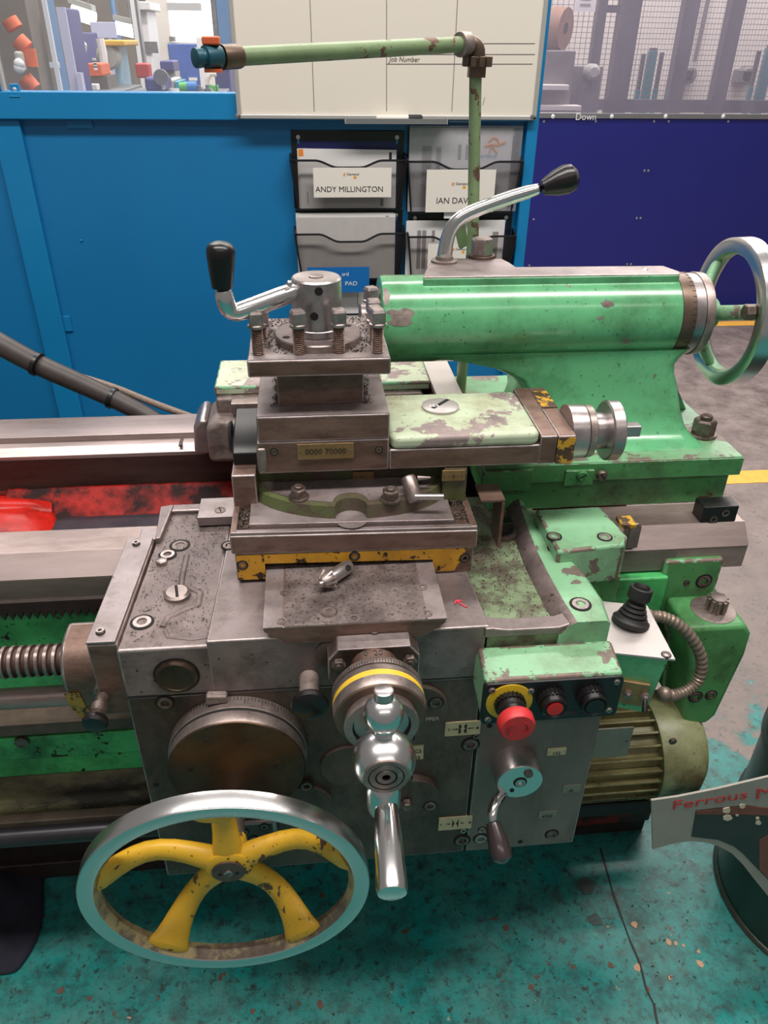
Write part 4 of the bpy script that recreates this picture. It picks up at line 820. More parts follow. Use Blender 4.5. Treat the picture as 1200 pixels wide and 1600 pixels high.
p = at(722, 378, z=ZP+.01); MB().obox(p+Vector((0, .01, .01)), (.008, 0, .004), (0, .006, 0), (-.006, 0, .02)).build('oil_cup', 'green_pipe', ts, bev=.002)
# rear nut, gusset
hex_nut(at(1097, 680, z=.9465), PZ, .0185, .03, ts, 'bolt', 1.22, True, 'base_nut', 'bolt')
g0 = at(1055, 612, y=1.22); MB().loft([(.60, 1.19, .946), (.665, 1.19, .946), (.60, 1.19, 1.05)], [(.60, 1.215, .946), (.665, 1.215, .946), (.60, 1.215, 1.05)]).build('gusset', 'green', ts, bev=.003)
# dial collars and handwheel
def xon(px): return at(px, 490, y=TYc-TR*.9).x
xa, xb, xc, xd = XB1, xon(1089), xon(1105), xon(1121)
MB().lathe((xa, TYc, TZ), PX, [(0, TR-.001), (xb-xa-.0008, TR-.001), (xb-xa-.0008, TR-.004), (xb-xa, TR-.004)], 56).build('fixed_collar', 'brown_metal', ts)
MB().lathe((xb, TYc, TZ), PX, [(0, TR-.002), (xc-xb-.0008, TR-.003), (xc-xb-.0008, TR-.005), (xc-xb, TR-.005)], 56).build('dial_collar', 'steel', ts)
MB().lathe((xc, TYc, TZ), PX, [(0, TR-.002), (.002, TR-.001), (xd-xc-.003, TR-.002), (xd-xc, TR-.012), (xd-xc, .02)], 56).build('end_collar', 'steel_dull', ts)
tick = MB()
for k in range(44):
    an = 2*math.pi*k/44; rr = TR-.0009; l = .005 if k % 5 else .009
    tick.obox((xb-.001-l/2, TYc+rr*math.cos(an), TZ+rr*math.sin(an)), (l/2, 0, 0), (0, -.0004*math.sin(an), .0004*math.cos(an)), (0, .0003*math.cos(an), .0003*math.sin(an)))
tick.build('graduations', 'print_dark', ts, smooth=0)
WXc = at(1146, 483, y=TYc).x+.012; WR = .1165
hw = MB().lathe((WXc-.015, TYc, TZ), PX, [(-.013, WR-.022), (-.014, WR-.006), (-.011, WR-.001), (.014, WR), (.017, WR-.003), (.017, WR-.018), (.010, WR-.024), (-.008, WR-.0255), (-.013, WR-.022)], 72, mats=[0,0,0,0,0,0,1,1], caps=False).build('handwheel', ['polished', 'green_worn'], ts)
MB().lathe((xd-.004, TYc, TZ), PX, [(0, .028), (.012, .028), (.02, .022), (.03, .024), (.034, .018)], 32).build('wheel_hub', 'green_worn', hw)
adopt(hw, ts)
for k, an in enumerate((162, 282, 42)):
    a = math.radians(an); dirv = Vector((0, math.cos(a), math.sin(a)))
    pts = [Vector((xd+.012, TYc, TZ))+dirv*.012, Vector((xd+.02, TYc, TZ))+dirv*.045, Vector((WXc-.03, TYc, TZ))+dirv*.08, Vector((WXc-.016, TYc, TZ))+dirv*(WR-.02)]
    MB().tube(pts, [.014, .0115, .0115, .014], 14, r2=[.010, .008, .008, .010], wide=Vector((0, -math.sin(a), math.cos(a)))).build('wheel_spoke', 'green_worn', hw, sub=1)
    if k == 0: MB().hexa(Vector((WXc-.03, TYc, TZ))+dirv*(WR-.028), (-1, 0, 0), .0125, .014).build('spoke_bolt', 'bolt', hw, bev=.001)

# ================================================================== COOLANT PIPE
PYv = 1.30
cp = thing('coolant_pipe', 'flaking green coolant pipe with elbow and teal tap over the tailstock', 'pipe', tuple(at(740, 400, y=PYv)))
vt, vb = at(743, 118, y=PYv), at(739, 372, y=PYv); vb2 = Vector((vb.x-.004, PYv, .86))
MB().tube([vb2, vb, vt], .0095, 16).build('riser_pipe', 'green_pipe', cp)
el = [at(745, 105, y=PYv), at(746, 88, y=PYv), at(745, 74, y=PYv), at(738, 69, y=PYv), at(728, 69, y=PYv-.005)]
MB().tube(el, [.0115, .0125, .0135, .0135, .013], 16).build('elbow', 'brown_metal', cp, sub=1)
a = at(728, 69, y=PYv-.004); b = at(374, 88, y=1.08); dd = (b-a).normalized()
MB().cyl(a-dd*.004, a+dd*.014, .0165, n=20).build('elbow_collar', 'steel_dull', cp, bev=.0015)
MB().tube([a, (a+b)/2, b], .0104, 16).build('spray_pipe', 'green_pipe', cp)
kb = MB(); c = at(746, 96, y=PYv); kb.lathe(c-Vector((0, 0, .006)), PZ, [(0, .015), (.012, .015)], 24)
for k in range(9):
    an = 2*math.pi*k/9; kb.cyl(c+Vector((.0175*math.cos(an), .0175*math.sin(an), -.0068)), c+Vector((.0175*math.cos(an), .0175*math.sin(an), .0068)), .0055, n=8)
kb.build('union_nut', 'brown_metal', cp, bev=.001)
MB().hexa(at(744, 121, y=PYv), PZ, .0145, at(744, 103, y=PYv).z-at(744, 121, y=PYv).z, .02).build('hex_sleeve', 'brown_metal', cp)
e1 = at(345, 88.5, y=1.065); MB().lathe(b-dd*.002, dd, [(0, .0122), (.003, .0132), ((e1-b).length, .0132)], 20).build('sleeve', 'brown_metal', cp)
e2 = at(318, 88, y=1.05); MB().lathe(e1, dd, [(0, .011), (.003, .0125), (.021, .0125), (.022, .009), (.026, .009), (.027, .0105), (.034, .0105), (.0355, .007)], 20).build('tap_body', 'teal_valve', cp)
q = e1+dd*.011; MB().box(q.x-.010, q.x+.010, q.y-.009, q.y+.009, q.z+.012, q.z+.021).build('tap_handle', 'hall_orange', cp, bev=.002); MB().box(q.x-.010, q.x+.010, q.y-.010, q.y+.010, q.z-.0155, q.z-.0118).build('tap_washer', 'hall_orange', cp)
# ================================================================== CARRIAGE (saddle + apron)
AY = .72; ZS = .872
car = thing('lathe_carriage', 'lathe carriage of oily iron with saddle, apron and yellow-spoked handwheel', 'lathe carriage', (.06, .80, .415))
MB().box(-.248, .209, AY+.0005, .862, .415, .79).build('apron_body', 'apron', car, bev=.0025)
MB().box(.2115, .386, AY, .862, .416, .80).build('gearbox_panel', 'panel', car, bev=.0025)
# saddle: left wing, centre flat, right pan with raised rim
lw = [(-.248, AY), (-.135, AY), (-.128, 1.04), (-.232, 1.04)]
MB().prism(lw, 'z', .79, ZS-.003).build('saddle_wing', 'saddle_worn', car, bev=.004, seg=3)
MB().prism([(-.14, AY), (.212, AY), (.19, 1.06), (-.125, 1.06)], 'z', .79, ZS+.004).build('saddle_flat', 'saddle_iron', car, bev=.0025)
MB().prism([(.205, AY), (.362, AY), (.345, 1.06), (.19, 1.06)], 'z', .80, ZS-.01).build('saddle_pan', 'green_pan', car, bev=.002)
def ridge(pts, z0, z1, name, mat, w, r2=None):
    MB().tube(pts, w, 14, r2=r2, wide=(1, 0, 0)).build(name, mat, car, sub=1)
# rim on the right: broad at the front, narrow at the back
rim = [((.314, AY-.0065), (.3655, AY-.0065)), ((.309, .76), (.371, .76)), ((.306, .82), (.366, .82)), ((.305, .87), (.352, .87)), ((.307, .92), (.338, .92)), ((.311, .98), (.331, .98)), ((.316, 1.03), (.329, 1.03))]
b = MB()
for (xa_, ya_), (xb_, yb_) in rim: b.v += [(xa_-.012, ya_, .80), (xa_-.012, ya_, ZS-.011), (xa_, ya_, ZS+.004), (xa_+.008, ya_, ZS+.008), (xb_-.006, yb_, ZS+.008), (xb_, yb_, ZS+.003), (xb_, yb_, .80)]
for i in range(len(rim)-1): b.f += [[i*7+k, i*7+(k+1)%7, (i+1)*7+(k+1)%7, (i+1)*7+k] for k in range(7)]
b.mi = [1 if k in (1, 2) else 0 for i in range(len(rim)-1) for k in range(7)]+[0]*6; L_ = (len(rim)-1)*7; b.f += [[0,1,2], [0,2,3,4], [0,4,5,6], [L_+2,L_+1,L_], [L_+4,L_+3,L_+2,L_], [L_+6,L_+5,L_+4,L_]]
b.build('pan_rim', ['green_worn', 'saddle_worn'], car, smooth=50)
MB().prism([(.205, ZS-.012), (.362, ZS-.012), (.362, ZS+.006), (.32, ZS+.006), (.30, ZS-.001), (.235, ZS-.001), (.215, ZS+.003), (.205, ZS+.003)], 'y', AY-.004, AY+.02).build('pan_front_lip', 'saddle_iron', car, bev=.002)
for px, py, r in ((907, 944, .011), (868, 857, .0092), (877, 874, .005)): socket_screw(at(px, py, z=ZS+.0085), PZ, r, car, 'bolt_bright', proud=.001)
# green clamp block behind the rim
g = lambda px, py, z=.9: (lambda p: (p.x, p.y))(at(px, py, z=z))
blk = [g(872, 862), g(976, 851), g(982, 838), g(938, 790), g(836, 795)]
MB().prism(blk, 'z', .835, .9).build('clamp_block', 'green_worn', car, bev=.005, seg=3)
xa_, ya_ = blk[0]; xb_, yb_ = blk[1]; MB().prism([(xa_+.004, ya_+.003), (xb_+.006, yb_+.003), (xb_+.006, yb_+.04), (xa_+.004, ya_+.05)], 'z', .79, .842).build('clamp_block_lower', 'green_base', car, bev=.002)
MB().box(xa_+.012, xb_-.004, yb_+.006, yb_+.05, .77, .79).build('felt_strip', 'rust_bar', car)
for px, py, r in ((945, 839, .0085), (866, 838, .0085)): socket_screw(at(px, py, z=.9005), PZ, r, car, 'bolt_bright', proud=.0006)
# bent chrome wiper and yellow tab at the block end
q = at(990, 850, y=.925); MB().prism([(q.x-.012, .838), (q.x+.008, .838), (q.x+.008, .878), (q.x+.003, .884), (q.x-.012, .884)], 'y', .9245, .945).build('way_wiper', 'steel_dull', car, bev=.003)
q = at(980, 815, z=.9); MB().box(q.x-.012, q.x+.010, q.y-.012, q.y+.014, .895, .902).build('wiper_tab', 'yellow_flaked', car, bev=.001)
# hexagon bolt and bent sheet in the pan
p = at(788, 836, z=ZS-.01); MB().lathe(p, PZ, [(0, .019), (.006, .019), (.0065, .015)], 24).build('bolt_washer', 'bolt', car); MB().obox(p+Vector((0, 0, .017)), (.0095, .001, 0), (-.001, .0095, 0), (0, 0, .010)).build('square_bolt', 'black', car, bev=.0015)
p = at(750, 800, y=.89); MB().box(.228, .262, .885, .93, .957, .960).box(.258, .262, .885, .93, .88, .958).build('chip_guard', 'steel_brown', car)
# left end: wiper cover strip over the way
z = ZS+.006; cv = [g(135, 1000, z), g(181, 996, z), g(247, 825, z), g(206, 853, z)]
yb_ = at(226, 838, z=z).y; x_a = at(135, 1000, z=z).x; x_b = -.2485; yf_ = AY+.008
MB().prism([(x_a, yf_), (x_b, yf_), (x_b+.01, .955), (x_a+.008, .955)], 'z', ZS+.002, ZS+.006).build('wiper_cover', 'steel_top', car, bev=.001)
MB().prism([(x_a, yf_), (x_b+.002, yf_), (x_b+.011, .955), (x_a+.008, .955)], 'z', .755, ZS+.001).build('wiper_block', 'steel_brown', car, bev=.002)
MB().box(x_a+.022, x_b+.014, .956, .985, .86, ZS+.002).build('wiper_tip', 'steel_top', car, bev=.002)
for px, py in ((157, 988), (213, 850)): socket_screw(at(px, py, z=ZS+.0063), PZ, .0045, car, 'bolt_bright', 'dark_hole', .004, 'cap_screw')
# nut housing on the lead screw
hx0 = LSX; hx1 = x_a+.025
pr = []
for k in range(13): an = math.radians(200-k*220/12); pr.append((.835+.042*math.cos(an), .762+.042*math.sin(an)))
pr = [(.793, .745), (.795, .765), (.804, .786), (.82, .797), (.84, .80), (.865, .80), (.872, .79), (.872, .65), (.855, .645), (.825, .655), (.803, .70)]
MB().prism(pr, 'x', hx0, hx1).build('nut_housing', 'steel_brown', car, bev=.006, seg=3)
MB().prism([(.7925, .735), (.8015, .70), (.8235, .655), (.85, .644), (.85, .658), (.83, .665), (.808, .70)], 'x', hx0-.001, hx0+.02).build('yellow_patch', 'yellow_flaked', car, bev=.001)
MB().box(hx1-.03, -.246, .79, .86, .70, .757).build('housing_bridge', 'steel_brown', car, bev=.003)
k0 = at(163, 1082, y=.735); kd = Vector((-.06, -1, -.12)).normalized()
MB().lathe(k0, kd, [(-.02, .013), (.003, .013), (.005, .0085), (.018, .008), (.02, .0105), (.032, .0105), (.034, .008), (.040, .0145), (.046, .016), (.05, .014), (.052, 0)], 24, mats=[0,0,0,0,0,0,0,1,1,1,1,1][:12]).build('pull_knob', ['bolt', 'black_gloss'], car)
# saddle top details: plugs, screws, cast ribs
socket_screw(at(222, 972, z=ZS-.0025), PZ, .0115, car, 'bolt_bright', proud=.0012); socket_screw(at(262, 867, z=ZS-.0025), PZ, .010, car, 'bolt_bright', proud=.002)
MB().hexa(at(253, 880, z=ZS-.003), PZ, .0085, .006).build('hex_plug', 'bolt_bright', car, bev=.0006); socket_screw(at(281, 852, z=ZS-.0025), PZ, .0115, car, 'bolt', proud=.0005)
slot_screw(at(277, 930, z=ZS-.003), PZ, .0175, car, 'steel_dull', .007, .2, 'oil_plug'); socket_screw(at(358, 852, z=ZS+.0045), PZ, .009, car, 'bolt', proud=.0005); MB().lathe(at(229, 951, z=ZS-.003), PZ, [(0, .006), (.001, .006)], 16).build('plug', 'saddle_iron', car)
def rib(name, pxs, r=.004, h=.5, mat='saddle_worn', z=ZS-.003): MB().tube([at(*p, z=z) for p in pxs], r, 10, r2=r*h, wide=(1, 0, 0)).build(name, mat, car)
rib('cast_rib', [(292, 868), (285, 900), (283, 917), (300, 920), (313, 927), (310, 945), (290, 952), (262, 965), (254, 980)], .0045)
rib('cast_rib', [(258, 985), (262, 995), (300, 999), (330, 995), (345, 960), (352, 935)], .003)
MB().prism([(-.2405, 1.04), (-.235, .95), (-.228, .95), (-.221, 1.045)], 'z', ZS-.006, ZS+.007).build('edge_rib', 'saddle_iron', car, bev=.002)
MB().box(-.232, -.13, 1.03, 1.05, ZS-.02, ZS+.004).build('back_rib', 'saddle_iron', car, bev=.003)
q = at(338, 803, z=.885); MB().box(-.178, -.10, q.y-.012, q.y+.045, ZS, .887).build('gib_plate', 'steel_top', car, bev=.001); slot_screw(at(344, 797, z=.8872), PZ, .0085, car, 'bolt', .001, .3)
# red arrow scribbled on the flat
p = [at(*c, z=ZS+.0046) for c in ((712, 938), (718, 942), (729, 949))]; MB().tube(p, .0012, 6).tube([at(711, 944, z=ZS+.0046), p[0], at(722, 939, z=ZS+.0046)], .0012, 6).build('red_arrow_mark', 'red_mark', car)
# ---- apron face
def on(px, py, off=0.0): return at(px, py, y=AY-off)
c = on(276, 1055); b = MB(); b.m = 1; b.lathe(c, NY, [(-.001, .0285), (.0006, .0285)], 32); b.m = 0; b.lathe(c, NY, [(0, .0265), (.004, .0265), (.007, .0235), (.007, .02), (.0062, .0195)], 12); b.build('filler_plug', ['apron_disc', 'dark_hole'], car)
MB().box(-.249, .2095, AY-.0004, AY+.001, .7895, .7908).build('joint_line', 'dark_hole', car)
MB().box(.2093, .2117, AY-.0003, AY+.001, .417, .79).build('joint_line', 'dark_hole', car)
# push-pull knob
c = on(483, 1058); MB().lathe(c, NY, [(0, .0125), (.034, .0125), (.034, .010), (.040, .010), (.041, .020), (.047, .0235), (.052, .022), (.055, .012), (.056, 0)], 28, mats=[0,0,0,1,1,1,1,1]).build('push_pull_knob', ['cast', 'black_gloss'], car)
c = on(520, 1020); MB().lathe(c, NY, [(0, .0225), (.002, .0225), (.003, .021)], 28).build('blank_plug', 'apron', car)
# cover discs
for px, py, r, h in ((647, 1108, .046, .006), (545, 1195, .040, .004), (640, 1240, .043, .012), (478, 1252, .037, .006)):
    MB().lathe(on(px, py), NY, [(0, r), (h-.001, r), (h, r-.001)], 48).build('cover_disc', 'apron', car)
for px, py, off, r in ((258, 1098, 0, .0095), (735, 1163, 0, .0105), (722, 1313, 0, .0105), (681, 1098, .006, .0085), (672, 1259, .012, .0085), (635, 1216, .012, .007), (479, 1228, .006, .008), (743, 1150, 0, .004), (724, 1297, 0, .005), (638, 1154, .006, .007)):
    socket_screw(on(px, py, off), NY, r, car, 'bolt' if py != 1297 else 'bolt_bright')
hex_nut(on(635, 1252, .012), NY, .008, .012, car, 'bolt', 0, False)
# plates with engraved symbols
def sym_plate(px0, py0, px1, py1, mat='plate_cream', off=.0):
    x0, x1, z0, z1 = rect2(px0, py0, px1, py1, AY-off); o = MB().box(x0, x1, AY-off-.0012, AY-off+.001, z0, z1).build('symbol_plate', mat, car); return o, x0, x1, z0, z1, AY-off-.0013
def subpart(mb, name, mat, par): return mb.build(name, mat, par)
o, x0, x1, z0, z1, y = sym_plate(696, 1129, 749, 1146); zc = (z0+z1)/2; xm = (x0+x1)/2; h = (z1-z0)*.33
def arrow(b, xa, xb, zc, y, w=.0006, hd=.003):
    s = 1 if xb > xa else -1; b.obox(((xa+xb)/2, y, zc), (abs(xb-xa)/2, 0, 0), (0, .0003, 0), (0, 0, w)); b.add([(xb, y-.0003, zc), (xb-s*hd, y-.0003, zc+hd*.6), (xb-s*hd, y-.0003, zc-hd*.6)], [(0, 1, 2)])
b = MB(); arrow(b, x0+.010, x0+.018, zc, y); arrow(b, x1-.009, x1-.017, zc, y)
for s, xx in ((1, xm-.0045), (-1, xm+.0045)):
    b.prism([(xx-.0012*s, zc-h), (xx+.001*s, zc-h), (xx+.003*s, zc-h*.5), (xx+.001*s, zc), (xx+.003*s, zc+h*.5), (xx+.001*s, zc+h), (xx-.0012*s, zc+h)], 'y', y-.0003, y)
b.tube([(x0+.006+.0016*math.cos(k*.7+.6), y, zc+.0016*math.sin(k*.7+.6)) for k in range(8)], .0004, 4); b.lathe((x1-.004, y, zc), NY, [(0, .002), (.0004, .002)], 10); b.build('engraving', 'print_dark', o)
o, x0, x1, z0, z1, y = sym_plate(686, 1278, 736, 1293); zc = (z0+z1)/2; xm = (x0+x1)/2; b = MB(); arrow(b, x0+.012, x0+.018, zc, y); arrow(b, x1-.012, x1-.018, zc, y)
for s, xx in ((1, xm-.004), (-1, xm+.004)): b.obox((xx, y, zc), (.0008, 0, 0), (0, .0003, 0), (0, 0, h*.9)); b.obox((xx+s*.001, y, zc), (.0015, 0, 0), (0, .0003, 0), (0, 0, h*.3))
b.lathe((x0+.003, y, zc), NY, [(0, .0012), (.0004, .0012)], 10); b.lathe((x1-.003, y, zc), NY, [(0, .002), (.0004, .002)], 10); b.build('engraving', 'print_dark', o)
o, x0, x1, z0, z1, y = sym_plate(640, 1165, 661, 1175); text('engraving', 'C2', .0085, (x0+.007, y-.0002, z0+.0015), PX, PZ, 'print_dark', o)
o, x0, x1, z0, z1, y = sym_plate(640, 1176, 661, 1185); text('engraving', 'E3', .0085, (x0+.007, y-.0002, z0+.001), PX, PZ, 'print_dark', o)
for px0, py0, px1, py1, s in ((856, 1169, 883, 1178, '102'), (880, 1227, 905, 1236, '-0-'), (842, 1268, 868, 1276, '4720')):
    o, x0, x1, z0, z1, y = sym_plate(px0, py0, px1, py1, 'plate_cream' if s == '102' else 'plate_grey'); text('engraving', s, .0085, ((x0+x1)/2, y-.0002, z0+.0015), PX, PZ, 'print_dark', o, align='CENTER')
    for xx in (x0+.003, x1-.003): MB().sphere((xx, y, (z0+z1)/2), .0014, 8, 5, NY, .5).build('rivet', 'bolt_bright', o)
a = on(657, 1127, .0062); text('scribed_word', 'UPPER', .009, (a.x, AY-.0065, a.z), PX, PZ, 'scribe', car)
# graduated dial disc behind the handwheel
HX, HZ = -.1155, .692
b = MB(); b.lathe((HX, AY, HZ), NY, [(0, .0905), (.018, .0905), (.019, .0895), (.0205, .0885), (.0225, .0885), (.0235, .0895), (.040, .0885), (.042, .087), (.042, 0)], 72, mats=[0,0,1,1,0,0,2,2]); b.build('graduated_dial', ['steel_dull', 'dark_hole', 'apron_disc'], car)
b = MB()
for k in range(72):
    an = math.pi*(k/72)*1.15-.1; rr = .0907; l = .006 if k % 5 else .011
    b.obox((HX+rr*math.cos(an), AY-l/2-.0015, HZ+rr*math.sin(an)), (0, l/2, 0), (-.00035*math.sin(an), 0, .00035*math.cos(an)), (.0003*math.cos(an), 0, .0003*math.sin(an)))
b.build('graduations', 'print_dark', car, smooth=0)
for px, py, an in ((322, 1158, .1), (435, 1194, .35)): slot_screw(at(px, py, y=AY-.0421), NY, .0072, car, 'apron_disc', .0006, an)
MB().lathe(at(298, 1202, y=AY-.0421), NY, [(0, .0042), (.0006, .0042)], 14).build('plug', 'dark_hole', car)
MB().prism([(HX-.034, HZ+.088), (HX-.006, HZ+.09), (HX-.006, HZ+.102), (HX-.032, HZ+.104)], 'y', AY-.012, AY).build('zero_pointer', 'cast', car, bev=.003)
# handwheel
HXD, HZD = HX, HZ; SW = 1.096; HX, HZ = -.1155*SW, 1.5-(1.5-.697)*SW; WRr = .1585*SW; WF = .5035*SW; WT = .0215*SW
b = MB()
b.lathe((HX, WF+WT, HZ), NY, [(0, WRr-.0015), (.0015, WRr), (WT-.002, WRr), (WT, WRr-.0015), (WT, WRr-.0175), (WT-.0015, WRr-.0195), (WT*.5, WRr-.026), (.002, WRr-.022), (0, WRr-.018), (0, WRr-.0015)], 96, mats=[0,0,0,0,0,1,1,1,0], caps=False)
wh = b.build('hand_wheel', ['polished', 'yellow_rim'], car)
wparts = [wh]
for k in range(5):
    a = math.radians(90+72*k); dv = Vector((math.cos(a), 0, math.sin(a))); sd = Vector((-math.sin(a), 0, math.cos(a)))
    yy = (.040, .045, .050, .045, .025, .010, .009); rr = (.004, .030, .065, .095, .120, .132, .140)
    pts = [Vector((HX, WF+y_, HZ))+dv*r_ for y_, r_ in zip([v_*SW for v_ in yy], [v_*SW for v_ in rr])]
    wparts.append(MB().tube(pts, [.024, .017, .015, .0155, .020, .027, .037], 16, r2=[.015, .013, .0115, .0115, .011, .010, .008], wide=sd).build('wheel_spoke', 'yellow_wheel', wh, sub=1))
wparts.append(MB().lathe((HX, WF+.077, HZ), NY, [(0, .020), (.03, .026), (.041, .0285), (.0445, .024)], 36).build('wheel_hub', 'yellow_wheel', wh))
wparts.append(MB().lathe((HX, WF+.032, HZ), NY, [(0, .0205), (.002, .0205), (.0025, .019)], 32).build('hub_cap', 'apron', wh))
wparts.append(slot_screw((HX, WF+.0293, HZ), NY, .0055, wh, 'bolt_bright', .002, .4))
for s in (-1, 1): wparts.append(MB().lathe((HX+s*.0105, WF+.0292, HZ-.002), NY, [(0, .0024), (.0003, .0024)], 10).build('pin', 'dark_hole', wh))
tl = Matrix.Translation((HX, WF+.02, HZ)) @ Matrix.Rotation(math.radians(2.2), 4, 'X') @ Matrix.Translation((-HX, -WF-.02, -HZ))   # the wheel hangs a little out of true
for o in wparts: o.data.transform(tl)
MB().cyl((HX, AY, HZ), (HX, WF+.06, HZ), .0165, n=28).build('wheel_shaft', 'steel_dull', car)
b = MB(); c = on(402, 1292); b.prism([(c.x-.035, c.z-.02), (c.x+.03, c.z-.02), (c.x+.03, c.z+.03), (c.x-.035, c.z+.03)], 'y', AY-.014, AY); b.build('bracket_pad', 'apron', car, bev=.006)
for dx, dz in ((-.018, .01), (.012, .018), (-.005, -.008)): socket_screw(c+Vector((dx, -.0145, dz)), NY, .006, car, 'bolt', proud=.0005)
# selector lever on the panel
c = at(803, 1190, y=AY)
b = MB(); b.lathe(c, NY, [(0, .034), (.034, .0335), (.036, .032), (.036, 0)], 48, mats=[0,0,1]); hub = b.build('selector_hub', ['steel', 'polished'], car)
f = c+Vector((0, -.0362, 0)); socket_screw(f, NY, .0075, hub, 'steel', 'dark_hole', .0015); MB().lathe(f+Vector((.010, 0, .017)), NY, [(0, .0065), (.003, .006), (.004, .004)], 16).build('stop_ball', 'bolt', hub); MB().lathe(f+Vector((-.010, 0, -.016)), NY, [(0, .0035), (.001, .003)], 12).build('grub_screw', 'dark_hole', hub)
lv = [c+Vector((-.012, -.024, -.03)), at(774, 1250, y=.672), at(768, 1272, y=.655), at(771, 1290, y=.645)]
MB().tube(lv, [.0085, .0088, .0075, .006], 14).build('selector_arm', 'chrome', hub, sub=1)
d = (at(779, 1320, y=.625)-lv[-1]).normalized(); L = .052
MB().lathe(lv[-1]-d*.004, d, [(0, .0095), (.004, .0105), (L*.4, .0135), (L*.7, .0155), (L*.9, .0135), (L, .006), (L*1.03, 0)], 24).build('selector_knob', 'grip_brown', hub)
for px, py, r, hm in ((751, 1310, .0095, 'bolt_bright'), (753, 1296, .005, 'bolt_bright'), (862, 1303, .0088, 'bolt')): socket_screw(at(px, py, y=AY), NY, r, car, hm)
for px, py in ((813, 1315), (765, 1134), (244, 1226)): MB().lathe(at(px, py, y=AY), NY, [(-.001, .004), (.0006, .004)], 12).build('plug', 'dark_hole', car)
# rear bridge of the saddle, behind the tool post, on the rear way
x0, x1, z0, z1 = rect2(331, 586, 420, 612, 1.30); z_top = .985
o = MB()
p = at(334, 604, y=1.27); zt_ = p.z; xl_ = p.x
MB().prism([(1.27, zt_-.018), (1.27, zt_-.002), (1.275, zt_), (1.40, zt_), (1.40, .86), (1.36, .86), (1.36, zt_-.04)], 'x', xl_, .215).build('rear_bridge', 'green_pale', car, bev=.004)
MB().box(xl_+.002, .2, 1.255, 1.40, .8595, zt_-.017).build('bridge_casting', 'cast', car, bev=.006)
q = at(360, 630, y=1.235); MB().box(q.x, .0, 1.232, 1.28, q.z-.02, q.z).build('bridge_step', 'steel_dull', car, bev=.002)
q = at(322, 655, y=1.24); MB().prism([(q.x, .858), (q.x+.07, .858), (q.x+.07, q.z+.004), (q.x+.02, q.z+.004), (q.x, q.z-.006)], 'y', 1.215, 1.33).build('bridge_nose', 'cast', car, bev=.010, seg=3)
q = at(312, 645, y=1.28); MB().prism([(q.x-.014, .859), (q.x+.016, .859), (q.x+.016, q.z-.002), (q.x+.002, q.z+.0), (q.x-.010, q.z-.016)], 'y', 1.25, 1.34).build('wiper_cap', 'steel', car, bev=.008, seg=3)
p0, p1 = at(663, 566, y=1.36), at(690, 612, y=1.22); MB().box(.2155, .262, 1.21, 1.40, zt_-.012, zt_-.002).build('bridge_strip', 'steel_bright', car, bev=.001)
MB().box(.2155, .262, 1.22, 1.40, .86, zt_-.012).build('bridge_end', 'red_base', car)

# ================================================================== CROSS SLIDE
ZC = .895
cs = thing('cross_slide', 'grit covered cross slide with bright side strips and ball crank in front', 'cross slide', (.042, .78, ZS))
MB().prism([(-.069, ZC-.006), (-.069, ZC), (.1545, ZC), (.1545, ZC-.006), (.128, ZS-.004), (-.043, ZS-.004)], 'y', .7165, 1.05).build('slide_body', 'steel_brown', cs, bev=.001)
MB().box(-.044, .132, .7168, .86, ZC-.001, ZC+.0008).build('cover_plate', 'plate_grit', cs)
for xa_ in (-.0695, .132): MB().box(xa_, xa_+.0235, .7165, .86, ZC-.001, ZC+.0006).build('side_strip', 'steel_top', cs)
for px, py, r in ((445, 926, .0045), (660, 917, .0055), (667, 958, .0055), (611, 962, .0055), (553, 966, .0055), (494, 968, .0055), (440, 970, .005), (625, 946, .003)): socket_screw(at(px, py, z=ZC+.0009), PZ, r, cs, 'plate_grit', 'saddle_worn', .0006)
socket_screw(at(514, 956, z=ZC+.0009), PZ, .0085, cs, 'bolt_bright', 'bolt', .0008)
# bearing bracket, dials and ball crank on the front
DX, DZ = .0632, .848
b = MB(); hw_ = .0565
b.prism([(DX-hw_, DZ-.022), (DX-hw_*.55, DZ-.048), (DX+hw_*.55, DZ-.048), (DX+hw_, DZ-.022), (DX+hw_, DZ+.012), (DX+hw_*.78, DZ+.028), (DX-hw_*.78, DZ+.028), (DX-hw_, DZ+.012)], 'y', .692, AY-.001); b.build('bearing_bracket', 'apron', cs, bev=.002)
MB().box(DX-hw_*.78, DX+hw_*.78, .690, .7155, DZ+.0275, DZ+.030).build('bracket_top', 'steel_top', cs, bev=.0008)
socket_screw(at(585, 986, z=DZ+.0302), PZ, .0055, cs, 'bolt_bright', proud=.0008)
for s in (-1, 1): hex_nut((DX+s*.0435, .692, DZ+.008), NY, .0088, .009, cs, 'bolt', 0, True, 'bracket_bolt')
MB().cyl((DX, .692, DZ), (DX, .655, DZ), .029, n=36).build('bearing_neck', 'steel_brown', cs)
b = MB(); b.lathe((DX, .657, DZ), NY, [(0, .040), (.002, .048), (.010, .0535), (.017, .0535), (.0175, .0515), (.0195, .0515)], 64); b.build('index_ring', 'steel_dull', cs)
b = MB(); b.lathe((DX, .6375, DZ), NY, [(0, .053), (.008, .054), (.0085, .0535), (.0165, .0535), (.017, .054), (.030, .052), (.032, .050), (.032, .036)], 64, mats=[0,0,1,0,0,2,2]); b.build('dial_ring', ['steel_dull', 'yellow_ring', 'brown_metal'], cs)
a = (DX-.016, .6555, DZ+.0535); text('dial_figures', '0  20', .011, (DX-.016, .651, DZ+.0537), PX, (0, .9, .1), 'print_dark', cs, ext=.0006)
b = MB()
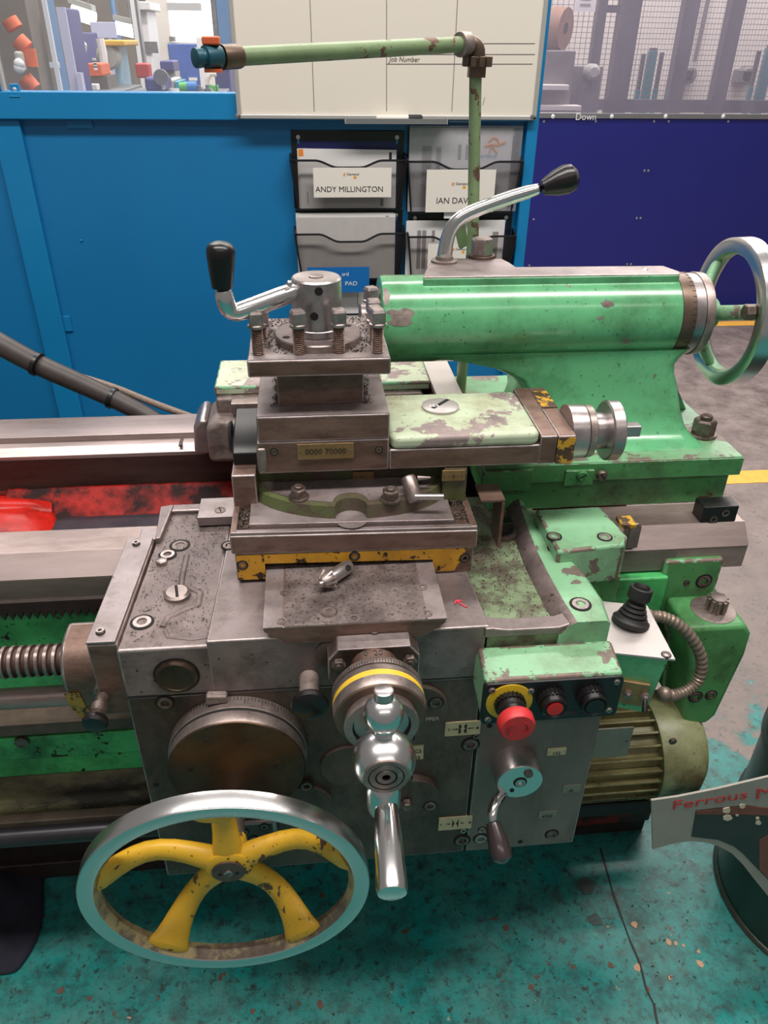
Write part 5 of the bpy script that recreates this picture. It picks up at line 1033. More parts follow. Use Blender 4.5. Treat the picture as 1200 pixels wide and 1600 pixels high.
for k in range(40):
    an = math.radians(20+140*k/39); l = .0035 if k % 5 else .006
    b.obox((DX+.0537*math.cos(an), .6405+l/2, DZ+.0537*math.sin(an)), (0, l/2, 0), (-.0003*math.sin(an), 0, .0003*math.cos(an)), (.0003*math.cos(an), 0, .0003*math.sin(an)))
b.build('graduations', 'print_dark', cs, smooth=0)
b = MB(); b.lathe((DX, .6065, DZ), NY, [(0, .040), (.012, .0425), (.014, .041), (.014, .033), (.009, .031), (.009, 0)], 56, mats=[0,0,0,1,2]); b.build('knurled_collar', ['steel_dull', 'dark_hole', 'steel'], cs)
DZ0 = DZ; DZ = DZ-.009
cr = MB().lathe((DX-.001, .556, DZ), NY, [(-.0345*math.cos(math.pi*k/24), .0345*math.sin(math.pi*k/24)) for k in range(25) if -math.cos(math.pi*k/24) < .64]+[(.0225, .0261)], 44).build('ball_crank', 'polished', cs)
MB().cyl((DX-.001, .60, DZ), (DX-.001, .575, DZ), .017, n=24).build('crank_neck', 'polished', cr)
b = MB(); b.lathe((DX-.001, .5345, DZ), NY, [(0, .0262), (.0025, .0255), (.0035, .0245), (.0035, .0195), (.0025, .019), (.0025, .0185), (.0035, .018), (.0035, .012), (.0022, .0115), (.0022, .0105), (.0035, .010), (.0035, .0045), (.001, .004), (.001, 0)], 40, mats=[0,0,0,1,1,0,0,1,1,0,0,1,1]); b.build('crank_cap', ['steel_dull', 'dark_hole'], cr)
c = Vector((DX-.001, .562, DZ)); ud = Vector((0, .10, 1)).normalized()
MB().lathe(c, ud, [(.02, .0125), (.042, .0115)], 24).build('crank_stem', 'polished', cr); MB().sphere(c+ud*.058, .0218, 28, 16, ud).build('small_ball', 'polished', cr)
MB().lathe(c+ud*.076, ud, [(0, .0105), (.012, .0105), (.0135, .0085)], 24).build('ball_plug', 'steel', cr)
MB().lathe(c, -ud, [(.02, .0165), (.06, .0165)], 24).build('fork_stem', 'polished', cr)
f0 = c-ud*.062; MB().lathe(f0, ud, [(-.022, .012), (-.020, .0165), (-.012, .0195), (.016, .0195), (.022, .0165)], 32).build('fork_block', 'polished', cr)
h0 = f0+Vector((.002, -.012, -.002)); h1 = at(613, 1398, z=h0.z-.012); hd = (h1-h0); HL = hd.length
MB().lathe(h0, hd, [(0, .0125), (.004, .0135), (HL*.5, .0155), (HL-.006, .0165), (HL-.001, .015), (HL, .013)], 32).build('crank_handle', 'chrome', cr)

# ================================================================== SWIVEL BLOCK + COMPOUND SLIDE
co = thing('compound_slide', 'brown steel compound slide on a swivel block with yellow-painted front', 'compound slide', (.05, .93, ZC))
MB().prism([(-.1125, .924), (.2145, .918), (.2145, .945), (-.1125, .952)], 'y', .834, 1.02).build('tray_block', 'steel_brown', co, bev=.002)
MB().prism([(-.1085, .880), (-.0705, .880), (-.0705, .906), (.1555, .9), (.1555, .876), (.2105, .876), (.2105, .917), (-.1085, .923)], 'y', .836, 1.0).build('front_skirt', 'steel_brown', co, bev=.001)
MB().prism([(-.107, .8815), (-.0705, .8815), (-.0705, .9065), (.1555, .9005), (.1555, .880), (.186, .880), (.190, .890), (.198, .902), (.200, .9165), (-.107, .921)], 'y', .8345, .837).build('yellow_front', 'yellow', co)
for px, py in ((379, 883), (554, 869), (726, 872)): socket_screw(at(px, py, y=.8345), NY, .0058, co, 'bolt', proud=.0008)
# rim of the tray: recess floor and plate
for xa_, xb_ in ((-.1115, -.1035), (.2045, .2135)): MB().box(xa_, xb_, .836, .93, .944, .957 if xa_ < 0 else .951).build('tray_rim', 'steel_brown', co, bev=.001)
MB().prism([(-.1115, .944), (.2135, .94), (.2135, .950), (-.1115, .9565)], 'y', .8355, .8435).build('tray_rim', 'steel_top', co, bev=.001)
MB().prism([(-.088, .95), (.184, .944), (.184, .955), (-.088, .961)], 'y', .848, .96).build('tray_plate', 'steel_top', co, bev=.001)
# swivel: rounded nose with graduated rim, upright body behind
nose = []
cx, ry, rx = .049, .062, .132
def arc(rx, ry, y0, n=28): return [(cx+rx*math.cos(math.pi+math.pi*k/n), y0+ry*math.sin(math.pi+math.pi*k/n)) for k in range(n+1)]
na = [(x, y) for x, y in arc(.128, .058, .915)]; 
for k in range(len(na)):
    x, y = na[k]
NX = at(549, 803, z=.966).x
def notched(rx, ry, y0, r):
    pts = arc(rx, ry, y0, 40); out = []; done = False
    yb = y0-ry*math.sqrt(1-((NX-cx)/rx)**2)
    for x, y in pts:
        if abs(x-NX) < r:
            if not done: out += [(NX-r*math.cos(math.pi*k/10), yb+.002+r*.95*math.sin(math.pi*k/10)) for k in range(11)]; done = True
        else: out.append((x, y))
    return out
lo = notched(.139, .083, .937, .021); up = notched(.133, .078, .937, .021)
MB().loft([(x, y, .955) for x, y in lo]+[(.18, .96, .955), (-.082, .96, .955)], [(x, y, .9755) for x, y in up]+[(.178, .96, .9755), (-.08, .96, .9755)]).build('swivel_nose', 'swivel_green', co)
MB().prism(notched(.122, .068, .937, .0235)+[(.168, .96), (-.07, .96)], 'z', .975, .9765).build('swivel_top', 'saddle_iron', co)
MB().lathe((NX, .937-.0835+.003, .9555), PZ, [(0, .021), (.0008, .021)], 32).build('index_recess', 'steel_top', co)
MB().box(-.1105, -.078, .9, 1.02, .95, 1.005).build('swivel_cheek', 'steel_brown', co, bev=.002); MB().box(.176, .209, .9, 1.02, .95, 1.005).build('swivel_cheek', 'swivel_green', co, bev=.002)
MB().box(-.10, .20, .932, 1.02, .95, 1.005).build('swivel_body', 'swivel_green', co, bev=.002)
for px, py in ((467, 777), (610, 780)): hex_nut(at(px, py, z=.9765), PZ, .0115, .015, co, 'bolt', 1.2, True, 'clamp_nut')
def brass(px0, py0, px1, py1, Y, s, parent=co):
    x0, x1, z0, z1 = rect2(px0, py0, px1, py1, Y); o = MB().box(x0, x1, Y-.0015, Y+.001, z0, z1).build('brass_plate', 'brass', parent, bev=.0004)
    for xx in (x0+.004, x1-.004): MB().sphere((xx, Y-.0015, (z0+z1)/2), .0016, 8, 5, NY, .5).build('rivet', 'bolt', o)
    text('stamped_characters', s, (z1-z0)*.5, ((x0+x1)/2, Y-.0017, z0+(z1-z0)*.34), PX, PZ, 'print_dark', o, align='CENTER')
brass(551, 737, 584, 752, .931, '+ -'); brass(691, 735, 726, 750, .899, '- o -')
# locking handle on the nose
a, b_ = at(637, 745, y=.893), at(650, 785, y=.868); MB().lathe(a, b_-a, [(0, .009), (.003, .0105), ((b_-a).length-.004, .0112), ((b_-a).length, .009)], 24).build('locking_pin', 'steel_dull', co)
MB().cyl(at(648, 776, y=.866), at(693, 776, y=.862), .0042, n=12).build('locking_bar', 'steel', co); MB().lathe(at(652, 747, y=.895), PX, [(0, .004), (.018, .0015)], 10).build('lock_tip', 'steel_dull', co)
# compound: lower slide
YF = .90
x_l, x_r = -.0735, at(845, 700, y=YF).x
zb_, zt_ = 1.006, 1.057
MB().box(x_l, .1005, YF, 1.02, zb_, zt_-.004).box(.1005, x_r, YF, 1.02, zb_, 1.036).build('slide_body', 'steel_brown', co, bev=.0025)
MB().box(x_l-.001, x_l+.012, YF-.003, YF+.01, zb_+.003, zt_-.012).build('gib_strip', 'steel_dull', co, bev=.004, seg=3)
MB().box(-.0715, .1005, YF-.0005, 1.055, zt_-.004, 1.089).build('top_slide', 'steel_brown', co, bev=.0025)
MB().box(-.0705, .0995, YF+.0005, 1.054, 1.0885, 1.0895).build('slide_face', 'steel_top', co)
brass(464, 694, 553, 715, YF, '0000 70000'); 
for px, py in ((428, 706), (592, 703)): socket_screw(at(px, py, y=YF), NY, .0042, co, 'bolt', proud=.0005)
# pale green cover casting over the screw, with round slotted plug
zg = at(700, 690, y=YF+.006).z; xg1 = at(838, 660, y=YF+.03).x
cvp = []
zg = 1.054; MB().prism(rrect(.1018, x_r-.002, YF-.0005, 1.045, .012), 'z', 1.0345, zg).build('cover_casting', 'green_pale', co, bev=.0075, seg=4)
c = at(688, 637, z=zg); slot_screw(c, PZ, .0265, co, 'alu_plate', .006, -.75, 'round_plug'); 
text('plug_figures', '125', .010, c+Vector((-.018, -.010, .0062)), (1, 0, 0), (0, 1, 0), 'white_ink', co)
# end bracket: two plates rising to the back
def endplate(name, px0, px1, mat, d=0):
    xa_, xb_ = at(px0, 690, y=YF).x, at(px1, 690, y=YF).x; zf = at(870, 682, y=YF).z
    MB().prism([(YF-d, zb_), (YF-d, zf), (YF+.004, zf+.002), (1.06, zf+.004), (1.06, zb_)], 'x', xa_, xb_).build(name, mat, co, bev=.0015); return xa_, xb_, zf
xa_, xb_, zf = endplate('end_bracket', 845, 871, 'steel_brown'); xa2, xb2, zf2 = endplate('end_plate', 871.5, 899, 'steel_brown', .001)
MB().box(xa2, xb2-.0005, YF-.0018, YF-.0005, zb_+.001, zf-.002).build('yellow_patch', 'yellow_flaked', co); MB().box(xa2+.001, xb2-.001, .985, 1.045, zf+.002, zf+.0045).build('yellow_patch', 'yellow_flaked', co)
MB().prism([(.1015+.125, 1.035), (xa_+.001, 1.035), (xa_+.001, YF+.03), (xa_-.02, YF+.06)], 'z', zg-.01, zf+.001).build('bracket_fillet', 'green_pale', co, bev=.004)
# handwheel with graduated collar and square end
cy_, cz_ = .945, at(925, 683, y=.945-.02).z
def ax(px): return at(px, 685, y=.925).x
q0 = xb2; q1, q2, q3, q4, q5 = ax(915), ax(928), ax(938), ax(952), ax(972)
MB().lathe((q0, cy_, cz_), PX, [(0, .0385), (q1-q0, .0375), (q1-q0, .035), (q1-q0+.0008, .035)], 48).build('graduated_collar', 'steel', co)
MB().lathe((q1+.0008, cy_, cz_), PX, [(0, .036), (.001, .0375), (q2-q1-.002, .037), (q2-q1, .034)], 48).build('dial_ring', 'steel_dull', co)
MB().lathe((q2, cy_, cz_), PX, [(0, .027), (q4-q2, .0255)], 40).build('hub', 'steel', co)
MB().lathe((q4-.002, cy_, cz_), PX, [(0, .02), (0, .040), (.002, .0425), (q5-q4-.002, .0425), (q5-q4, .040), (q5-q4, .02)], 56).build('hand_disc', 'steel', co)
q6 = ax(1006); b = MB(); b.obox(((q5+q6)/2, cy_, cz_), ((q6-q5)/2, 0, 0), (0, .0085, 0), (0, 0, .0085)); b.build('square_end', 'steel', co, bev=.002)
# left end: dark adjusting block behind the slide
p = at(385, 690, y=.95); MB().prism([(.93, 1.0), (.93, 1.022), (.945, 1.034), (1.03, 1.045), (1.03, 1.0)], 'x', p.x-.018, -.07).build('adjusting_block', 'black', co, bev=.002); MB().lathe((p.x-.026, .985, 1.02), PX, [(0, .022), (.004, .024)], 24).build('adjusting_disc', 'dark_rail', co)

# ================================================================== TOOL POST
tp = thing('tool_post', 'square four-way tool post with clamping bolts and black-knobbed lever', 'tool post', (.012, .985, 1.0895))
ZT = 1.164; tx0, tx1, ty0, ty1 = -.0768, .1008, .90, 1.066
MB().box(tx0, tx1, ty0, ty1, 1.142, ZT).build('top_plate', 'steel_brown', tp, bev=.0025)
MB().box(tx0+.002, tx1-.002, ty0+.002, ty1-.002, ZT-.0006, ZT+.0006).build('plate_face', 'steel_top', tp)
MB().box(-.0435, .069, .934, 1.03, 1.0896, 1.142).build('neck', 'steel_brown', tp, bev=.0015)
cx_, cy_ = at(497, 521, z=ZT+.008).x, at(497, 521, z=ZT+.008).y
MB().lathe((cx_, cy_, ZT), PZ, [(0, .0565), (.009, .0565), (.0105, .055), (.0105, .032), (.0115, .032), (.0115, 0)], 64, mats=[0,0,1,1,1]).build('clamp_flange', ['steel_dull', 'saddle_iron'], tp)
for an in (.5, 1.9, 3.6, 5.2): MB().lathe((cx_+.046*math.cos(an), cy_+.046*math.sin(an), ZT+.0105), PZ, [(0, .005), (.0003, .005)], 12).build('spanner_hole', 'dark_hole', tp)
hz0, hz1 = ZT+.0115, at(497, 432, y=cy_).z
hb = MB().lathe((cx_, cy_, hz0), PZ, [(0, .034), (.008, .0335), (.009, .0325), (.0105, .0325), (.011, .0335), (hz1-hz0-.002, .0315), (hz1-hz0, .0295), (hz1-hz0, 0)], 56).build('clamp_hub', 'steel', tp)
slot_screw((cx_, cy_, hz1), PZ, .0095, hb, 'steel_dull', .002, 1.0, 'top_screw', 'steel'); 
for px, py in ((498, 455), (491, 494)):
    d = FW + RT*((px-600)/F_PX) - UP*((py-800)/F_PX); p = at(px, py, y=cy_-.0315); p = Vector((p.x, cy_-math.sqrt(max(0, .0332**2-(p.x-cx_)**2)), p.z)); nrm = Vector((p.x-cx_, p.y-cy_, 0)).normalized()
    MB().lathe(p, nrm, [(-.002, .0052), (.0004, .0052)], 16).build('spanner_hole', 'dark_hole', hb)
# lever and knob
l0 = Vector((cx_-.02, cy_-.012, at(470, 455, y=cy_-.02).z)); l1 = at(372, 488, y=cy_-.055); l2 = at(352, 470, y=cy_-.06); l3 = at(347, 448, y=cy_-.06)
mid = [l0.lerp(l1, t_) for t_ in (0, .35, .7, .92)]
pts = mid+[at(364, 489.5, y=cy_-.056), at(356, 483, y=cy_-.058), l2, l3]
MB().tube(pts, [.0125, .0122, .0118, .0115, .0115, .0115, .0115, .0112], 20).build('clamp_lever', 'chrome', tp, sub=1)
k1 = at(344, 376, y=cy_-.06); d = (k1-l3); L = d.length
MB().lathe(l3-d*.02, d, [(0, .0122), (L*.05, .0125), (L*.4, .0148), (L*.7, .0165), (L*.8, .0166), (L*.88, .0155), (L*.95, .0125), (L*.99, .0075), (L*1.0, 0)], 28).build('lever_knob', 'black_gloss', tp)
MB().sphere(at(452, 443, y=cy_-.03), .004, 10, 6).build('detent_ball', 'chrome', tp)
# square-headed clamping bolts
def tool_bolt(x, y, h, rot, mh):
    b = MB(); n_ = int((h-.019)/.0024); pr = []
    for k in range(n_): pr += [(k*.0024, .0076), (k*.0024+.0012, .0058)]
    b.lathe((x, y, ZT), PZ, pr, 18); b.m = 1
    z_ = ZT+n_*.0024; b.lathe((x, y, z_-.002), PZ, [(0, .0085), (.001, .0108), (.004, .0108), (.005, .009)], 20)
    c_, s_ = math.cos(rot), math.sin(rot)
    def sq(r, z): return [(x+r*(c_*i-s_*j), y+r*(s_*i+c_*j), z) for i, j in ((-1,-.8),(-.8,-1),(.8,-1),(1,-.8),(1,.8),(.8,1),(-.8,1),(-1,.8))]
    b.loft(sq(.0084, z_+.002), sq(.0084, z_+.0165)); b.loft(sq(.0084, z_+.0165), sq(.0068, z_+.0195))
    return b.build('clamp_bolt', ['rust_thread', mh], tp, smooth=20)
for px, py, rot in ((404, 554, .1), (468, 553, .35), (530, 551, .2), (590, 551, .15)):
    p = at(px, py, z=ZT); tool_bolt(p.x, p.y, .056, rot, 'bolt_bright')
pb = at(590, 551, z=ZT); pa = at(404, 554, z=ZT)
for k, (dy, hh, rot) in enumerate(((.045, .046, .2), (.075, .046, .15), (.125, .05, .4))): tool_bolt(pb.x+.001*k, pb.y+dy, hh, rot, 'bolt_bright')
for dy in (.06, .12): tool_bolt(pa.x+.002, pa.y+dy, .04, .3, 'bolt_bright')

# ================================================================== CONTROL BOXES AND MOTOR (mounted on the carriage)
pbx = thing('push_button_box', 'green box with black panel, red emergency stop and two push buttons', 'control box', (.285, .70, .78))
YB = .657; ZB0, ZB1 = .776, .8445; x0, x1 = .1945, .3675
MB().loft([(x0, YB, ZB0), (x1, YB, ZB0), (x1, YB, ZB1), (x0, YB, ZB1)], [(.1975, AY+.03, ZB0+.008), (.372, AY+.03, ZB0+.008), (.372, AY-.006, ZB1+.0025), (.1975, AY-.006, ZB1+.0025)]).build('box_body', 'green_worn', pbx, bev=.005, seg=3)
MB().prism(rrect(x0-.001, x1+.001, ZB0-.003, ZB1-.004, .007), 'y', YB-.003, YB+.004).build('front_panel', 'panel_black', pbx, bev=.001)
for xx, zz in ((x0+.009, ZB1-.013), (x1-.008, ZB1-.012), (x0+.008, ZB0+.006), (x1-.010, ZB0+.008), (.252, ZB1-.018)): slot_screw((xx, YB-.003, zz), NY, .0042, pbx, 'bolt_bright', .002, random.uniform(0, 3), 'panel_screw')
zc = (ZB0+ZB1)/2-.002
def pos(px, py): p = at(px, py, y=YB-.003); return p
c1 = pos(798, 1078); c1.z = zc+.002
es = MB().lathe(c1, NY, [(0, .029), (.0012, .029), (.0015, .028)], 40).build('yellow_ring', 'yellow_disc', pbx); note(es, 'yellow disc behind the emergency stop')
def knurl(c, r, h, parent):
    b = MB(); b.lathe(c, NY, [(0, r*.93), (h, r*.93), (h, r*.6)], 32)
    for k in range(22):
        an = 2*math.pi*k/22; b.obox(c+Vector((r*.95*math.cos(an), -h/2, r*.95*math.sin(an))), (r*.05*math.cos(an), 0, r*.05*math.sin(an)), (-r*.07*math.sin(an), 0, r*.07*math.cos(an)), (0, h/2, 0))
    return b.build('knurled_nut', 'black', parent)
knurl(c1, .0195, .009, pbx)
eb = MB().lathe(c1, NY, [(.006, .017), (.016, .0175), (.018, .0155), (.026, .0155), (.027, .0205), (.030, .0225), (.040, .0222), (.0435, .020), (.044, 0)], 40, mats=[0,0,0,1,1,1,1,1]).build('emergency_stop', ['black', 'red_button'], pbx)
for s in (-1, 1):
    b = MB(); b.tube([c1+Vector((s*.0125*math.cos(t_), -.0443, .0125*math.sin(t_))) for t_ in (-.9, -.5, 0, .5, .9)], .0014, 6); b.build('turn_arrow', 'red_dark', eb)
for px, m_ in ((862, 'red_lamp'), (923, 'black')):
    c2 = pos(px, 1085); c2.z = zc+.003; kn = knurl(c2, .0185, .010, pbx)
    MB().lathe(c2, NY, [(.008, .0165), (.017, .0160), (.0185, .0145), (.0165, .0125), (.0165, 0)], 32).build('button_bezel', 'black', pbx)
    MB().lathe(c2, NY, [(.015, .0105 if m_ != 'black' else .012), (.0185, .010 if m_ != 'black' else .0118), (.019, 0)], 28).build('push_button', m_, pbx)
p = pos(890, 1110); MB().box(p.x-.011, p.x+.011, YB-.0036, YB-.003, ZB0+.002, ZB0+.010).build('name_plate', 'ink', pbx)

jb = thing('joystick_box', 'grey topped control box with black rubber joystick and toggle switches', 'control box', (.43, .76, .72))
ZJ = .832
ja, jb_, jc, jd = (at(*p, z=ZJ) for p in ((934, 935), (1012, 946), (1056, 1030), (950, 1018)))
topo = [(ja.x-.02, ja.y), (jb_.x, jb_.y), (jc.x, jc.y), (.372, jd.y-.002)]
MB().prism(topo, 'z', ZJ-.004, ZJ).build('top_plate', 'alu_plate', jb, bev=.001)
ins = [(.376, jd.y+.002), (jc.x-.006, jc.y+.003), (jb_.x-.004, jb_.y-.004), (.376, ja.y-.004)]
MB().loft([(x, y, ZJ-.004) for x, y in ins], [(ins[0][0], ins[0][1]+.004, .728), (ins[1][0]-.010, ins[1][1]+.004, .728), (ins[2][0]-.008, ins[2][1], .728), (ins[3][0], ins[3][1], .728)]).build('box_body', 'green', jb, bev=.004)
e0, e1 = Vector((ins[0][0], ins[0][1]+.002, 0)), Vector((ins[1][0]-.008, ins[1][1]+.002, 0)); ed = (e1-e0).normalized(); en = Vector((ed.y, -ed.x, 0)); EL = (e1-e0).length
def fp(u, z, o=0): p = e0+ed*u+en*o; return Vector((p.x, p.y, z))
MB().loft([fp(.002, .746, .0), fp(EL-.010, .746, .0), fp(EL-.008, .786, .0), fp(.002, .786, .0)], [fp(.002, .746, .006), fp(EL-.010, .746, .006), fp(EL-.008, .786, .006), fp(.002, .786, .006)]).build('switch_plate', 'brass', jb, bev=.001)
for u, big in ((.012, 0), (.030, 1), (.052, 2)):
    c = fp(u, .766, .006); MB().lathe(c, en, [(0, .0068), (.003, .0068), (.004, .0045), (.008, .004)], 6 if big else 14).build('switch_collar', 'steel_dull', jb)
    if big != 1: MB().lathe(c+en*.006, en*.8+Vector((0, 0, -.6 if big else -.4)), [(0, .0028), (.014, .0038), (.017, .003)], 12).build('toggle', 'black' if big else 'brass', jb)
socket_screw(at(1041, 1023, z=ZJ+.0003), PZ, .005, jb, 'bolt', proud=.0005, name='plate_screw')
c = at(985, 972, z=ZJ); tip = at(1003, 918, y=c.y+.012); jx = (tip-c).normalized(); JL = (tip-c).length
pr = [(-.002, .025), (.004, .025), (.005, .023)]
for k in range(5): r_ = .0215-.0026*k; pr += [(.007+k*.0062, r_), (.0095+k*.0062, r_-.001), (.0105+k*.0062, r_-.0045)]
pr += [(.042, .0088), (.046, .0105), (.050, .0088), (.054, .0105), (JL*.66, .0105), (JL*.67, .0145), (JL*.72, .0155), (JL*.98, .0155), (JL, .0145), (JL, .011), (JL-.002, .0105), (JL-.002, 0)]
MB().lathe(c, jx, pr, 32).build('joystick', 'rubber', jb)
MB().lathe(c+jx*(JL-.0015), jx, [(0, .010), (.001, .009)], 24).build('joystick_button', 'black_gloss', jb)
# ribbed conduit
cpts = [at(*p) if False else None for p in ()]
way = [(1012, 963, .80), (1035, 964, .80), (1060, 976, .795), (1083, 1000, .79), (1096, 1030, .785), (1092, 1060, .78), (1075, 1078, .775), (1052, 1086, .77), (1038, 1084, .765)]
cp_ = [at(a_, b_, y=y_) for a_, b_, y_ in way]
def spline(P, n):
    out = []
    for i in range(len(P)-1):
        p0, p1, p2, p3 = P[max(i-1, 0)], P[i], P[i+1], P[min(i+2, len(P)-1)]
        for k in range(n):
            t_ = k/n; out.append(.5*((2*p1)+(p2-p0)*t_+(2*p0-5*p1+4*p2-p3)*t_*t_+(3*p1-p0-3*p2+p3)*t_**3))
    return out+[P[-1]]
sp_ = spline(cp_, 16); cdt = thing('cable_conduit', 'ribbed metal cable conduit looping from the joystick box', 'conduit', tuple(cp_[-1]))
MB().tube(sp_, [.0088 if (k % 4) < 2 else .0074 for k in range(len(sp_))], 14).build('ribbed_hose', 'conduit', cdt)
MB().sphere(cp_[0], .011, 14, 8).build('hose_end', 'conduit', cdt); MB().sphere(cp_[-1], .011, 14, 8).build('hose_end', 'conduit', cdt)

mo = thing('feed_motor', 'olive finned electric feed motor with green end cowl', 'motor', (.52, .88, .34))
my, mz, mr = .872, .452, .0855
x0, x1 = .36, at(1040, 1160, y=my-.06).x; x2 = at(1097, 1160, y=my-.03).x
MB().lathe((x0, my, mz), PX, [(0, mr-.012), (x1-x0+.01, mr-.012)], 48).build('motor_core', 'olive', mo)
for k in range(26):
    an = 2*math.pi*k/26+.12; dv = Vector((0, math.cos(an), math.sin(an))); sd = Vector((0, -math.sin(an), math.cos(an)))
    MB().obox(Vector(((x0+x1)/2+.01, my, mz))+dv*(mr-.006), ((x1-x0)/2-.01, 0, 0), dv*.0085, sd*.0022).build('cooling_fin', 'olive', mo, bev=.0012, seg=1)
b = MB(); pr = [(0, mr-.004), (0, mr+.006), (.004, mr+.0075), ((x2-x1)*.6, mr+.007), ((x2-x1)*.85, mr+.001), (x2-x1, mr-.014), (x2-x1+.001, 0)]
b.lathe((x1-.004, my, mz), PX, pr, 56); b.build('fan_cowl', 'olive_cover', mo)
slot_screw(at(1051, 1158, y=my-mr-.003), NY, .0062, mo, 'bolt', .003, .8, 'cowl_screw')
x3, x4, z3, z4 = rect2(926, 1140, 979, 1181, my-mr-.006); pl = MB().box(x3, x4, my-mr-.007, my-mr-.004, z3, z4).build('rating_plate', 'plate_grey', mo, bev=.001)
for xx, zz in ((x3+.007, (z3+z4)/2), (x4-.007, (z3+z4)/2+.003)): MB().sphere((xx, my-mr-.007, zz), .0025, 8, 5, NY, .5).build('rivet', 'bolt', pl)
MB().box(x0, x2-.04, my-.05, my+.06, mz-mr-.035, mz-mr-.002).build('motor_foot', 'black_matt', mo, bev=.003)
MB().box(x0, x0+.05, my-.05, my+.05, mz-.05, mz+.05).build('mount_flange', 'apron', mo)
q = at(1090, 1232, y=.85); MB().lathe((x2-.03, my+.01, mz-mr-.05), PZ, [(0, .052), (.045, .055), (.046, .052), (.004, .048)], 32, caps=False).build('oil_cup', 'olive_cover', mo)
MB().lathe((x2-.03, my+.01, mz-mr-.05), PZ, [(0, .052), (.002, .052)], 32).build('cup_base', 'olive_cover', mo)

# ================================================================== LOOSE THINGS
# bevel-toothed chuck key lying on the cross slide
kt = thing('chuck_key', 'toothed drill chuck key lying on the cross slide', 'chuck key', tuple(at(520, 905, z=ZC)))
a = at(499, 914, z=ZC+.014); b_ = at(546, 884, z=ZC+.0115); d = (b_-a).normalized(); L = (b_-a).length
MB().lathe(a, d, [(0, .0035), (.0015, .0045), (.006, .0045)], 16).build('pilot', 'steel', kt)
b = MB(); b.lathe(a, d, [(.005, .006), (.010, .0095), (.021, .0095), (.023, .007)], 24); _, e1, e2 = basis(d)
for k in range(10):
    an = 2*math.pi*k/10; r_ = e1*math.cos(an)+e2*math.sin(an); s_ = -e1*math.sin(an)+e2*math.cos(an)
    b.loft([a+d*.006+r_*.005+s_*.001, a+d*.006+r_*.005-s_*.001, a+d*.006+r_*.0075-s_*.0007, a+d*.006+r_*.0075+s_*.0007], [a+d*.021+r_*.008+s_*.0024, a+d*.021+r_*.008-s_*.0024, a+d*.019+r_*.0142-s_*.0014, a+d*.019+r_*.0142+s_*.0014])
b.build('gear_head', 'steel_dull', kt)
MB().lathe(a, d, [(.021, .0082), (.024, .0092), (L-.003, .0095), (L, .0082)], 24).build('shank', 'steel', kt)
MB().lathe(a+d*(L-.012)+Vector((.006, -.0045, .0055)), (.5, -.5, .6), [(-.002, .0042), (.0012, .0042)], 14).build('cross_hole', 'dark_hole', kt)
# swarf
def chips(name, label, region, n, r=.002, seedv=1):
    rn = random.Random(seedv); b = MB()
    for _ in range(n):
        x, y, z = region(rn); s = r*rn.uniform(.35, 1.1); an = rn.uniform(0, 6.3); u = Vector((math.cos(an), math.sin(an), rn.uniform(-.3, .3)))*s; w = Vector((-math.sin(an), math.cos(an), rn.uniform(-.4, .4)))*s*rn.uniform(.25, .7)
        b.add([Vector((x, y, z))-u, Vector((x, y, z+.0006))+w, Vector((x, y, z))+u, Vector((x, y, z+s*.8))], [(0,1,3), (1,2,3), (0,3,2), (0,2,1)])
    o = b.build(name, 'swarf', smooth=0); o['kind'] = 'stuff'; o['label'] = label; o['category'] = 'swarf'; return o
def on_plate(rn):
    while 1:
        x, y = rn.uniform(tx0+.004, tx1-.004), rn.uniform(ty0+.02, ty1-.003); d_ = math.hypot(x-cx_, y-cy_)
        if d_ > .057 and (d_ < .075 or y > cy_ or rn.random() < .12): return x, y, ZT+.001
chips('steel_swarf', 'fine steel chips scattered on top of the tool post', on_plate, 900, .0022, 3)
chips('steel_swarf', 'fine steel chips heaped round the tool post neck', lambda rn: (lambda s: ((-.0435-abs(rn.gauss(0, .004)) if s else .069+abs(rn.gauss(0, .005))), rn.uniform(.93, 1.03), 1.0905))(rn.random() < .4), 500, .002, 4)
chips('steel_swarf', 'fine steel chips packed in the swivel tray edges', lambda rn: ((rn.uniform(-.103, -.089) if rn.random() < .5 else rn.uniform(.185, .204)), rn.uniform(.846, .9), .9535 if False else .953), 700, .0022, 5)
chips('steel_swarf', 'fine grey chips lying on the rough saddle', lambda rn: (rn.uniform(-.235, -.14), rn.uniform(.74, 1.03), ZS-.0022), 700, .0016, 6)
chips('steel_swarf', 'fine grey chips in the green saddle pan', lambda rn: (rn.uniform(.21, .305), .73+.3*rn.random()**.6, ZS-.0092), 900, .0018, 8)
chips('steel_swarf', 'fine chips littering the chip tray', lambda rn: (rn.uniform(-.75, -.25), rn.uniform(.872, .90), zl-.006), 400, .002, 9)
def floor_bits(rn): return rn.uniform(-.5, .85), rn.uniform(.55, 1.0), .0005
chips('floor_swarf', 'small metal chips scattered over the teal floor', floor_bits, 260, .004, 10)
